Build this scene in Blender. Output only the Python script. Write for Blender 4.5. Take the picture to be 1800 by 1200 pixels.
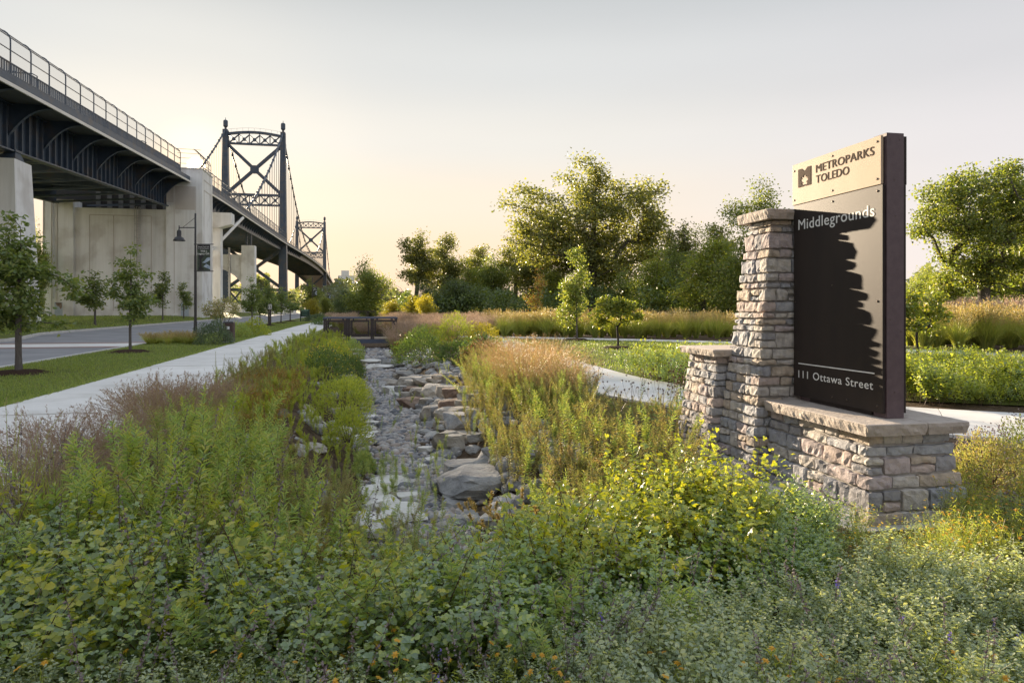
import bpy, math, random
import numpy as np
from mathutils import Vector, Matrix, noise

# ------------------------------------------------------------------ scene, camera, sky, sun
for o in list(bpy.data.objects):
    bpy.data.objects.remove(o, do_unlink=True)
SC = bpy.context.scene
COL = SC.collection
RNG = np.random.default_rng(7)
random.seed(7)

EYE = 1.7
YAW = math.radians(12.2)             # the camera looks 12.2 degrees to the right of the bridge axis (site +Y)
CY, SY = math.cos(YAW), math.sin(YAW)

cam_data = bpy.data.cameras.new('camera')
cam_data.lens = 24.0
cam_data.sensor_width = 36.0
cam_data.shift_y = -60 / 1800
cam_data.clip_start = 0.05
cam_data.clip_end = 9000
cam = bpy.data.objects.new('camera', cam_data)
COL.objects.link(cam)
cam.location = (0, 0, EYE)
cam.rotation_euler = (math.radians(90), 0, -YAW)
SC.camera = cam

SUN_AZ = math.radians(-12.6)         # from site +Y, negative = towards -X
SUN_EL = math.radians(10.6)
SUN_DIR = Vector((math.sin(SUN_AZ) * math.cos(SUN_EL), math.cos(SUN_AZ) * math.cos(SUN_EL), math.sin(SUN_EL)))

world = bpy.data.worlds.new('World')
SC.world = world
world.use_nodes = True
wt = world.node_tree
wt.nodes.clear()
def wn(t, **kw):
    n = wt.nodes.new(t)
    for k, v in kw.items():
        setattr(n, k, v)
    return n
w_out = wn('ShaderNodeOutputWorld')
w_bg = wn('ShaderNodeBackground')
w_bg.inputs['Strength'].default_value = 0.305
w_sky = wn('ShaderNodeTexSky', sky_type='NISHITA')
w_sky.sun_disc = False
w_sky.sun_elevation = SUN_EL
w_sky.sun_rotation = SUN_AZ
w_sky.dust_density = 3.0
w_sky.air_density = 1.0
w_tc = wn('ShaderNodeTexCoord')
w_sep = wn('ShaderNodeSeparateXYZ')
wt.links.new(w_tc.outputs['Generated'], w_sep.inputs[0])
def wramp(stops):
    r = wn('ShaderNodeValToRGB')
    r.color_ramp.interpolation = 'EASE'
    el = r.color_ramp.elements
    while len(el) < len(stops):
        el.new(0.5)
    for e, (p, c) in zip(el, stops):
        e.position = p
        e.color = (*c, 1)
    return r
# hazy morning veil: warm near the horizon, grey higher up, overhead raised brighter and bluer to fill the shade; one ramp towards the sun, one away from it
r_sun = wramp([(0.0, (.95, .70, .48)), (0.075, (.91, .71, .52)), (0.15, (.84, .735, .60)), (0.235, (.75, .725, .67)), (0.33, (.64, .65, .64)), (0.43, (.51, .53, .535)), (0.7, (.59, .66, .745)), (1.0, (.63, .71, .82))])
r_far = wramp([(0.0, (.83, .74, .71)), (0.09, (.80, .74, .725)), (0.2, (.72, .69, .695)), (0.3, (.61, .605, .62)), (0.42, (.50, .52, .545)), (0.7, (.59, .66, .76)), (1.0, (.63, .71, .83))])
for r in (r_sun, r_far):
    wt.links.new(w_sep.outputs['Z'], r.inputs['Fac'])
w_dot = wn('ShaderNodeVectorMath', operation='DOT_PRODUCT')
w_dot.inputs[1].default_value = SUN_DIR
wt.links.new(w_tc.outputs['Generated'], w_dot.inputs[0])
w_mr = wn('ShaderNodeMapRange')
w_mr.interpolation_type = 'SMOOTHSTEP'
w_mr.inputs['From Min'].default_value = 0.45
w_mr.inputs['From Max'].default_value = 1.0
wt.links.new(w_dot.outputs['Value'], w_mr.inputs['Value'])
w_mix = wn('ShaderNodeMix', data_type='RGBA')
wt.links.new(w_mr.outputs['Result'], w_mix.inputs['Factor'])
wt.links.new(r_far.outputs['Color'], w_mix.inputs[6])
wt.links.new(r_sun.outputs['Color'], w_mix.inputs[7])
w_noise = wn('ShaderNodeTexNoise')
w_noise.inputs['Scale'].default_value = 2.2
w_noise.inputs['Detail'].default_value = 4
w_map = wn('ShaderNodeMapping')
w_map.inputs['Scale'].default_value = (1, 1, 5)
wt.links.new(w_tc.outputs['Generated'], w_map.inputs['Vector'])
wt.links.new(w_map.outputs['Vector'], w_noise.inputs['Vector'])
w_nr = wn('ShaderNodeMapRange')
w_nr.inputs['To Min'].default_value = 0.985
w_nr.inputs['To Max'].default_value = 1.07
wt.links.new(w_noise.outputs['Fac'], w_nr.inputs['Value'])
w_mul = wn('ShaderNodeMix', data_type='RGBA', blend_type='MULTIPLY')
w_mul.inputs['Factor'].default_value = 1.0
wt.links.new(w_mix.outputs[2], w_mul.inputs[6])
wt.links.new(w_nr.outputs['Result'], w_mul.inputs[7])
# the physical sky under the veil
w_sc = wn('ShaderNodeMix', data_type='RGBA', blend_type='MULTIPLY')
w_sc.inputs['Factor'].default_value = 1.0
w_sc.inputs[7].default_value = (.1, .1, .1, 1)
wt.links.new(w_sky.outputs['Color'], w_sc.inputs[6])
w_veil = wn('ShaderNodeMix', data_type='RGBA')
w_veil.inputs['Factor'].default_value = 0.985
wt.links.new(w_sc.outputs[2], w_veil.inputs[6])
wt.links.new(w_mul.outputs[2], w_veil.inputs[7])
# the sun's own disc and aureole
def glow(p0, p1, col):
    m = wn('ShaderNodeMapRange')
    m.interpolation_type = 'SMOOTHERSTEP'
    m.inputs['From Min'].default_value = math.cos(math.radians(p1))
    m.inputs['From Max'].default_value = math.cos(math.radians(p0))
    wt.links.new(w_dot.outputs['Value'], m.inputs['Value'])
    g = wn('ShaderNodeMix', data_type='RGBA')
    g.inputs[6].default_value = (0, 0, 0, 1)
    g.inputs[7].default_value = (*col, 1)
    wt.links.new(m.outputs['Result'], g.inputs['Factor'])
    return g.outputs[2]
acc = w_veil.outputs[2]
for g in (glow(.25, .75, (14, 10, 5)), glow(0, 4, (.4, .24, .08)), glow(0, 16, (.04, .03, .012))):
    a = wn('ShaderNodeMix', data_type='RGBA', blend_type='ADD')
    a.inputs['Factor'].default_value = 1.0
    wt.links.new(acc, a.inputs[6])
    wt.links.new(g, a.inputs[7])
    acc = a.outputs[2]
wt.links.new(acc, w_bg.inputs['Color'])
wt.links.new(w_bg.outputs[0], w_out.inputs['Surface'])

sun_data = bpy.data.lights.new('sun', 'SUN')
sun_data.energy = 5.0
sun_data.angle = math.radians(0.6)
sun_data.color = (1.0, .81, .58)
sun = bpy.data.objects.new('sun', sun_data)
COL.objects.link(sun)
sun.rotation_euler = (-SUN_DIR).to_track_quat('-Z', 'Y').to_euler()
sun.location = SUN_DIR * 300

SC.view_settings.view_transform = 'Standard'
SC.view_settings.look = 'None'
SC.view_settings.exposure = 1.95
SC.view_settings.gamma = 1.0
SC.view_settings.use_curve_mapping = False
SC.render.engine = 'CYCLES'
cy = SC.cycles
cy.max_bounces = 7
cy.diffuse_bounces = 4
cy.glossy_bounces = 3
cy.transmission_bounces = 5
cy.transparent_max_bounces = 12
cy.caustics_reflective = False
cy.caustics_refractive = False
cy.sample_clamp_indirect = 6
cy.use_denoising = True

# ------------------------------------------------------------------ survey helpers
def C2S(cx, d, z=0.0):
    """lateral offset and depth from the photographer's stand -> site coordinates"""
    return np.array([CY * cx + SY * d, -SY * cx + CY * d, z])
def PD(px, d, z=0.0):
    """site point at depth d on the bearing of photo column px (survey reading)"""
    return C2S((px - 900) / 1200 * d, d, z)
def PZ(px, py, z=0.0):
    d = (EYE - z) * 1200 / (py - 540)
    return PD(px, d, z)
def ZY(py, d):
    return EYE + (540 - py) / 1200 * d
def sstep(a, b, x):
    t = np.clip((np.asarray(x, float) - a) / (b - a), 0, 1)
    return t * t * (3 - 2 * t)

def ground_z(x, y):
    x = np.asarray(x, float); y = np.asarray(y, float)
    creek = np.minimum(sstep(-1.4, -0.1, x), 1 - sstep(1.1, 2.4, x))
    depth = 0.62 * sstep(2.5, 6.0, y) * (1 - sstep(130, 150, y))
    z = -creek * depth
    z = z + 0.42 * (1 - sstep(-27.5, -20.8, x)) * sstep(20, 50, y)
    return z

# ------------------------------------------------------------------ materials
MATS = {}
def new_mat(name):
    m = bpy.data.materials.new(name)
    m.use_nodes = True
    nt = m.node_tree
    nt.nodes.clear()
    out = nt.nodes.new('ShaderNodeOutputMaterial')
    MATS[name] = m
    return m, nt, out
def N(nt, t, **kw):
    n = nt.nodes.new(t)
    for k, v in kw.items():
        setattr(n, k, v)
    return n
def ramp_node(nt, cols, inp, interp='LINEAR', pos=None):
    r = N(nt, 'ShaderNodeValToRGB')
    r.color_ramp.interpolation = interp
    el = r.color_ramp.elements
    n = len(cols)
    while len(el) < n:
        el.new(0.5)
    for i, c in enumerate(cols):
        el[i].position = pos[i] if pos else (i / (n - 1) if interp != 'CONSTANT' else i / n)
        el[i].color = (*c, 1)
    nt.links.new(inp, r.inputs['Fac'])
    return r.outputs['Color']

def solid(name, c1, c2=None, rough=.7, scale=4.0, detail=6, metal=0.0, bump=0.0, bscale=None, spec=.5, c3=None, stretch=None, objrand=0.0, coord='Object', coat=0):
    m, nt, out = new_mat(name)
    p = N(nt, 'ShaderNodeBsdfPrincipled')
    p.inputs['Roughness'].default_value = rough
    p.inputs['Metallic'].default_value = metal
    p.inputs['Specular IOR Level'].default_value = spec
    if coat:
        p.inputs['Coat Weight'].default_value = coat
    nt.links.new(p.outputs[0], out.inputs['Surface'])
    tc = N(nt, 'ShaderNodeTexCoord')
    if coord == 'World':
        g = N(nt, 'ShaderNodeNewGeometry')
        vec = g.outputs['Position']
    else:
        vec = tc.outputs[coord]
    if stretch:
        mp = N(nt, 'ShaderNodeMapping')
        mp.inputs['Scale'].default_value = stretch
        nt.links.new(vec, mp.inputs['Vector'])
        vec = mp.outputs['Vector']
    if c2 is None:
        p.inputs['Base Color'].default_value = (*c1, 1)
        col = None
    else:
        nz = N(nt, 'ShaderNodeTexNoise')
        nz.inputs['Scale'].default_value = scale
        nz.inputs['Detail'].default_value = detail
        nz.inputs['Roughness'].default_value = .6
        nt.links.new(vec, nz.inputs['Vector'])
        cols = [c1, c2] if c3 is None else [c1, c2, c3]
        col = ramp_node(nt, cols, nz.outputs['Fac'], pos=[.32, .68] if c3 is None else [.3, .5, .7])
        if objrand:
            oi = N(nt, 'ShaderNodeObjectInfo')
            hs = N(nt, 'ShaderNodeHueSaturation')
            mr = N(nt, 'ShaderNodeMapRange')
            mr.inputs['To Min'].default_value = 1 - objrand
            mr.inputs['To Max'].default_value = 1 + objrand
            nt.links.new(oi.outputs['Random'], mr.inputs['Value'])
            nt.links.new(mr.outputs['Result'], hs.inputs['Value'])
            nt.links.new(col, hs.inputs['Color'])
            col = hs.outputs['Color']
        nt.links.new(col, p.inputs['Base Color'])
    if bump:
        nb = N(nt, 'ShaderNodeTexNoise')
        nb.inputs['Scale'].default_value = bscale or scale * 4
        nb.inputs['Detail'].default_value = 8
        nb.inputs['Roughness'].default_value = .65
        nt.links.new(vec, nb.inputs['Vector'])
        b = N(nt, 'ShaderNodeBump')
        b.inputs['Strength'].default_value = 1.0
        b.inputs['Distance'].default_value = bump
        nt.links.new(nb.outputs['Fac'], b.inputs['Height'])
        nt.links.new(b.outputs['Normal'], p.inputs['Normal'])
    return m

def leaf(name, cols, trans=.4, rough=.5, objrand=.12, tint=(1.5, 1.45, .55), spec=.35):
    """leaf: colour varies leaf by leaf, light shines through"""
    m, nt, out = new_mat(name)
    g = N(nt, 'ShaderNodeNewGeometry')
    col = ramp_node(nt, cols, g.outputs['Random Per Island'])
    oi = N(nt, 'ShaderNodeObjectInfo')
    hs = N(nt, 'ShaderNodeHueSaturation')
    mr = N(nt, 'ShaderNodeMapRange')
    mr.inputs['To Min'].default_value = 1 - objrand
    mr.inputs['To Max'].default_value = 1 + objrand
    nt.links.new(oi.outputs['Random'], mr.inputs['Value'])
    nt.links.new(mr.outputs['Result'], hs.inputs['Value'])
    nt.links.new(col, hs.inputs['Color'])
    p = N(nt, 'ShaderNodeBsdfPrincipled')
    p.inputs['Roughness'].default_value = rough
    p.inputs['Specular IOR Level'].default_value = spec
    nt.links.new(hs.outputs['Color'], p.inputs['Base Color'])
    t = N(nt, 'ShaderNodeBsdfTranslucent')
    mu = N(nt, 'ShaderNodeMix', data_type='RGBA', blend_type='MULTIPLY')
    mu.inputs['Factor'].default_value = 1
    mu.inputs[7].default_value = (*[min(c * trans * 2.0, 2.0) for c in tint], 1)
    nt.links.new(hs.outputs['Color'], mu.inputs[6])
    nt.links.new(mu.outputs[2], t.inputs['Color'])
    mx = N(nt, 'ShaderNodeAddShader')      # a leaf both reflects and transmits
    nt.links.new(p.outputs[0], mx.inputs[0])
    nt.links.new(t.outputs[0], mx.inputs[1])
    nt.links.new(mx.outputs[0], out.inputs['Surface'])
    return m

M = MATS
# ground and paving
solid('soil', (.045, .032, .022), (.10, .07, .045), .95, 6, bump=.03, bscale=40, c3=(.16, .12, .085), spec=.08, coord='World')
solid('mulch', (.035, .022, .016), (.09, .055, .04), .95, 40, bump=.03, bscale=60, spec=.08, coord='World')
solid('lawn', (.10, .13, .038), (.14, .165, .045), .95, .35, bump=.03, bscale=30, c3=(.20, .195, .07), spec=.08, coord='World')
solid('meadow', (.14, .15, .04), (.19, .18, .05), .9, .15, bump=.05, bscale=12, c3=(.22, .18, .08), spec=.08, coord='World')
solid('path_concrete', (.56, .54, .50), (.68, .66, .63), .7, .9, bump=.002, bscale=60, c3=(.74, .72, .69), objrand=.06, coord='World')
solid('kerb_concrete', (.48, .47, .45), (.6, .58, .55), .85, 2, bump=.003, bscale=30, coord='World')
solid('asphalt', (.19, .19, .20), (.24, .24, .25), .9, .5, bump=.004, bscale=80, c3=(.29, .285, .29), coord='World')
solid('brick_paving', (.22, .13, .11), (.30, .18, .15), .9, 12, coord='World')
# bridge
solid('steel', (.030, .048, .078), (.050, .074, .112), .5, .6, spec=.5, c3=(.10, .085, .075), coord='World')
solid('steel_grey', (.10, .105, .11), (.15, .15, .15), .55, .8, coord='World')
solid('fascia_paint', (.70, .67, .62), (.80, .77, .72), .6, .5, coord='World')
solid('bridge_concrete', (.70, .705, .71), (.79, .79, .79), .85, .22, bump=.01, bscale=3, c3=(.84, .84, .84), stretch=(1, 1, .35), coord='World')
def streak(name, amount, sc=1.4):
    nt = M[name].node_tree; p = [n for n in nt.nodes if n.type == 'BSDF_PRINCIPLED'][0]; src = p.inputs['Base Color'].links[0].from_socket
    g = N(nt, 'ShaderNodeNewGeometry'); mp = N(nt, 'ShaderNodeMapping'); mp.inputs['Scale'].default_value = (1, 1, .045); nt.links.new(g.outputs['Position'], mp.inputs['Vector'])
    z = N(nt, 'ShaderNodeTexNoise'); z.inputs['Scale'].default_value = sc; z.inputs['Detail'].default_value = 6; z.inputs['Roughness'].default_value = .7; nt.links.new(mp.outputs['Vector'], z.inputs['Vector'])
    c = ramp_node(nt, [(1 - amount, 1 - amount * 1.05, 1 - amount * 1.15), (1, 1, 1)], z.outputs['Fac'], pos=[.34, .56])
    z2 = N(nt, 'ShaderNodeTexNoise'); z2.inputs['Scale'].default_value = .35; z2.inputs['Detail'].default_value = 8; nt.links.new(g.outputs['Position'], z2.inputs['Vector'])
    c2 = ramp_node(nt, [(.82, .80, .78), (1, 1, 1), (1.05, 1.05, 1.05)], z2.outputs['Fac'], pos=[.38, .5, .7])
    for cc in (c, c2):
        mu = N(nt, 'ShaderNodeMix', data_type='RGBA', blend_type='MULTIPLY'); mu.inputs['Factor'].default_value = 1
        nt.links.new(src, mu.inputs[6]); nt.links.new(cc, mu.inputs[7]); src = mu.outputs[2]
    nt.links.new(src, p.inputs['Base Color'])
streak('bridge_concrete', .13)
solid('concrete_patch', (.50, .46, .43), (.58, .54, .51), .9, .5, coord='World')
solid('galvanised', (.35, .36, .37), (.5, .5, .5), .45, 3, metal=.6)
solid('door_blue', (.35, .42, .5), (.45, .5, .56), .6, 2)
solid('dark_opening', (.02, .02, .022))
solid('white_wall', (.7, .7, .68), (.8, .8, .78), .8, .5, coord='World')
def netting(name, col, alpha):
    m, nt, out = new_mat(name)
    d = N(nt, 'ShaderNodeBsdfDiffuse'); d.inputs['Color'].default_value = (*col, 1)
    t = N(nt, 'ShaderNodeBsdfTransparent')
    mx = N(nt, 'ShaderNodeMixShader'); mx.inputs[0].default_value = alpha
    nt.links.new(t.outputs[0], mx.inputs[1]); nt.links.new(d.outputs[0], mx.inputs[2])
    nt.links.new(mx.outputs[0], out.inputs['Surface'])
netting('wire_mesh', (.28, .28, .28), .22)
netting('wire_mesh_dark', (.03, .03, .03), .22)
# sign
def stone_mat():
    m, nt, out = new_mat('wall_stone')
    p = N(nt, 'ShaderNodeBsdfPrincipled'); p.inputs['Roughness'].default_value = .88
    oi = N(nt, 'ShaderNodeObjectInfo')
    base = ramp_node(nt, [(.50, .41, .37), (.52, .48, .44), (.38, .39, .415), (.54, .50, .45), (.36, .36, .385), (.47, .40, .39), (.49, .41, .33), (.43, .43, .45), (.33, .32, .33), (.56, .52, .48)], oi.outputs['Random'], 'CONSTANT')
    tc = N(nt, 'ShaderNodeTexCoord')
    nz = N(nt, 'ShaderNodeTexNoise'); nz.inputs['Scale'].default_value = 11; nz.inputs['Detail'].default_value = 8; nz.inputs['Roughness'].default_value = .65
    nt.links.new(tc.outputs['Object'], nz.inputs['Vector'])
    sh = ramp_node(nt, [(.62, .60, .60), (1.0, 1.0, 1.0), (1.25, 1.2, 1.12)], nz.outputs['Fac'], pos=[.3, .5, .72])
    mu = N(nt, 'ShaderNodeMix', data_type='RGBA', blend_type='MULTIPLY'); mu.inputs['Factor'].default_value = 1
    nt.links.new(base, mu.inputs[6]); nt.links.new(sh, mu.inputs[7])
    nt.links.new(mu.outputs[2], p.inputs['Base Color'])
    nb = N(nt, 'ShaderNodeTexNoise'); nb.inputs['Scale'].default_value = 38; nb.inputs['Detail'].default_value = 8; nb.inputs['Roughness'].default_value = .7
    nt.links.new(tc.outputs['Object'], nb.inputs['Vector'])
    b = N(nt, 'ShaderNodeBump'); b.inputs['Distance'].default_value = .012
    nt.links.new(nb.outputs['Fac'], b.inputs['Height']); nt.links.new(b.outputs['Normal'], p.inputs['Normal'])
    nt.links.new(p.outputs[0], out.inputs['Surface'])
stone_mat()
solid('mortar', (.30, .28, .26), (.38, .36, .33), .95, 20, bump=.004, bscale=80)
solid('cap_stone', (.34, .29, .25), (.43, .37, .32), .85, 9, bump=.010, bscale=30, c3=(.48, .42, .37))
solid('footing', (.42, .41, .39), (.52, .51, .48), .9, 4, bump=.003, bscale=40)
solid('sign_black', (.029, .023, .021), (.040, .030, .026), .55, 3, spec=.18, stretch=(1, 1, .4))
solid('sign_tan', (.48, .37, .265), (.54, .42, .305), .6, 2.5, spec=.1, metal=.0, stretch=(1, 1, .3))
solid('sign_brown', (.085, .055, .062), (.115, .078, .084), .55, 14, bump=.001, bscale=90)
solid('letter_white', (.78, .77, .74))
solid('letter_brown', (.06, .035, .022), rough=.8, spec=.1)
solid('bolt_metal', (.10, .08, .07), rough=.35, metal=.8)
# creek
solid('boulder_tan', (.28, .245, .205), (.44, .40, .345), .9, 2.2, bump=.05, bscale=9, c3=(.60, .56, .50), objrand=.15)
solid('boulder_grey', (.15, .15, .155), (.31, .305, .30), .88, 2.5, bump=.05, bscale=9, c3=(.48, .465, .44), objrand=.2)
solid('boulder_rust', (.13, .085, .065), (.25, .17, .125), .9, 3, bump=.05, bscale=9, c3=(.38, .32, .27), objrand=.1)
solid('slab_pale', (.52, .50, .46), (.64, .62, .58), .8, 2, bump=.012, bscale=16, c3=(.72, .70, .66), objrand=.08)
def pebble_mat():
    m, nt, out = new_mat('pebble')
    p = N(nt, 'ShaderNodeBsdfPrincipled'); p.inputs['Roughness'].default_value = .75
    g = N(nt, 'ShaderNodeNewGeometry')
    c = ramp_node(nt, [(.10, .105, .12), (.19, .19, .20), (.30, .29, .29), (.38, .36, .34), (.30, .24, .20), (.5, .48, .46)], g.outputs['Random Per Island'])
    nt.links.new(c, p.inputs['Base Color']); nt.links.new(p.outputs[0], out.inputs['Surface'])
pebble_mat()
# street furniture
solid('black_metal', (.016, .014, .015), (.024, .021, .021), .42, 6)
solid('bronze_metal', (.035, .026, .025), (.05, .038, .036), .5, 6)
solid('rail_blue', (.07, .09, .14), (.10, .12, .17), .5, 4)
solid('bin_wood', (.07, .045, .038), (.11, .07, .06), .7, 10)
solid('label_white', (.75, .76, .78))
solid('board_green', (.018, .045, .032), (.025, .06, .042), .5, 6)
solid('board_header', (.14, .27, .22))
solid('sign_white', (.78, .78, .78))
solid('letter_black', (.015, .015, .015))
solid('lamp_glass', (.6, .58, .5), rough=.3)
solid('banner_dark', (.025, .022, .024))
solid('banner_green', (.03, .045, .03), (.07, .09, .06), .7, 12)
solid('banner_blue', (.22, .30, .42), (.5, .56, .62), .7, 9)
solid('flag_red', (.45, .06, .07)); solid('flag_blue', (.05, .07, .22)); solid('flag_white', (.75, .74, .72)); solid('flag_green', (.18, .42, .2))
solid('bark', (.06, .05, .042), (.11, .095, .08), .95, 14, bump=.015, bscale=30, stretch=(1, 1, .25))
solid('bark_young', (.085, .075, .07), (.14, .125, .115), .95, 20, bump=.008, bscale=40, stretch=(1, 1, .25))
solid('bark_dark', (.028, .024, .022), (.05, .042, .038), .95, 14)
solid('deck_boards', (.33, .27, .2), (.45, .38, .3), .8, 6)
# foliage
leaf('leaf_cottonwood', [(.075, .09, .032), (.11, .12, .042), (.17, .16, .055)], .38)
leaf('leaf_maple', [(.07, .10, .028), (.105, .135, .035), (.17, .17, .045)], .42)
leaf('leaf_light', [(.085, .115, .024), (.12, .145, .028), (.19, .18, .032)], .45)
leaf('leaf_dark', [(.045, .068, .028), (.062, .09, .034), (.09, .115, .037)], .3)
leaf('leaf_oak', [(.065, .095, .035), (.095, .13, .042), (.15, .165, .05)], .38)
leaf('leaf_yellow', [(.16, .15, .02), (.24, .20, .022), (.15, .15, .03)], .45)
leaf('leaf_rust', [(.22, .13, .05), (.26, .13, .04), (.16, .17, .045), (.20, .20, .05)], .4)
leaf('leaf_far', [(.085, .105, .06), (.11, .13, .075), (.15, .155, .085)], .3)
leaf('leaf_sumac', [(.105, .15, .095), (.13, .185, .10), (.165, .22, .08), (.26, .29, .06)], .45, rough=.36, spec=.7)
leaf('leaf_sumac_sunlit', [(.10, .13, .035), (.15, .18, .03), (.24, .25, .028), (.28, .26, .03)], .45, rough=.42, spec=.5)  # sumac leaf again, with sunlit yellow put into its colour
leaf('leaf_catmint', [(.18, .22, .17), (.24, .285, .215), (.29, .325, .23), (.33, .34, .18)], .35, rough=.65)
leaf('leaf_goldenrod', [(.13, .185, .08), (.17, .23, .085), (.23, .275, .09), (.27, .26, .11)], .42)
leaf('leaf_aster', [(.15, .17, .08), (.19, .20, .09), (.22, .19, .10), (.19, .14, .09)], .4)
leaf('leaf_lime', [(.13, .17, .035), (.19, .22, .04), (.27, .27, .04)], .45)
leaf('leaf_deep', [(.05, .085, .03), (.07, .11, .035), (.10, .14, .04)], .35)
leaf('leaf_greygreen', [(.055, .085, .06), (.075, .105, .07), (.10, .13, .08)], .3)
leaf('leaf_burgundy', [(.10, .04, .04), (.13, .08, .04), (.08, .09, .03)], .35)
leaf('grass_green', [(.14, .18, .045), (.19, .215, .055), (.25, .24, .08)], .4)
leaf('grass_lawn', [(.10, .145, .04), (.135, .175, .045), (.18, .205, .06)], .35)
leaf('grass_tan', [(.22, .17, .08), (.27, .21, .10), (.17, .17, .06)], .4, tint=(1.3, 1.15, .7))
leaf('grass_russet', [(.17, .115, .07), (.21, .15, .09), (.17, .16, .075)], .4, tint=(1.3, 1.1, .7))
leaf('grass_purple', [(.17, .115, .10), (.22, .16, .13), (.20, .17, .10)], .35, tint=(1.2, 1.05, .85))
leaf('plume_pink', [(.24, .18, .155), (.30, .23, .19), (.25, .21, .14)], .4, tint=(1.2, 1.05, .85))
leaf('stem_brown', [(.06, .04, .03), (.10, .065, .05)], .05)
leaf('stem_green', [(.09, .11, .04), (.12, .12, .05)], .2)
leaf('spike_dry', [(.16, .13, .14), (.22, .18, .18), (.12, .09, .10)], .2, tint=(1, 1, 1))
leaf('flower_yellow', [(.62, .42, .03), (.70, .50, .05)], .3, tint=(1.1, 1.0, .5))
leaf('flower_orange', [(.36, .20, .02), (.45, .25, .02)], .3, tint=(1.1, 1.0, .5))
leaf('flower_violet', [(.16, .12, .40), (.25, .18, .5)], .3, tint=(1, 1, 1))

# ------------------------------------------------------------------ mesh helpers
def setp(o, label=None, cat=None, group=None, kind=None):
    if label: o['label'] = label
    if cat: o['category'] = cat
    if group: o['group'] = group
    if kind: o['kind'] = kind
    return o
def link(name, me, mat=None, parent=None, **kw):
    o = bpy.data.objects.new(name, me)
    COL.objects.link(o)
    if mat is not None and me is not None and len(me.materials) == 0:
        me.materials.append(M[mat])
    if parent is not None:
        o.parent = parent
    return setp(o, **kw)
def empty(name, loc=(0, 0, 0), rz=0.0, **kw):
    o = bpy.data.objects.new(name, None)
    COL.objects.link(o)
    o.location = [float(c) for c in loc]
    o.rotation_euler = (0, 0, rz)
    o.empty_display_size = .2
    return setp(o, **kw)
def clone(root, loc, rz=0.0, scale=None, **kw):
    r = root.copy(); COL.objects.link(r)
    r.location = [float(c) for c in loc]; r.rotation_euler = (0, 0, rz)
    if scale is not None:
        r.scale = (scale,) * 3 if np.isscalar(scale) else scale
    for ch in root.children:
        c = ch.copy(); COL.objects.link(c); c.parent = r
        for g in ch.children:
            d = g.copy(); COL.objects.link(d); d.parent = c
    return setp(r, **kw)

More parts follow.
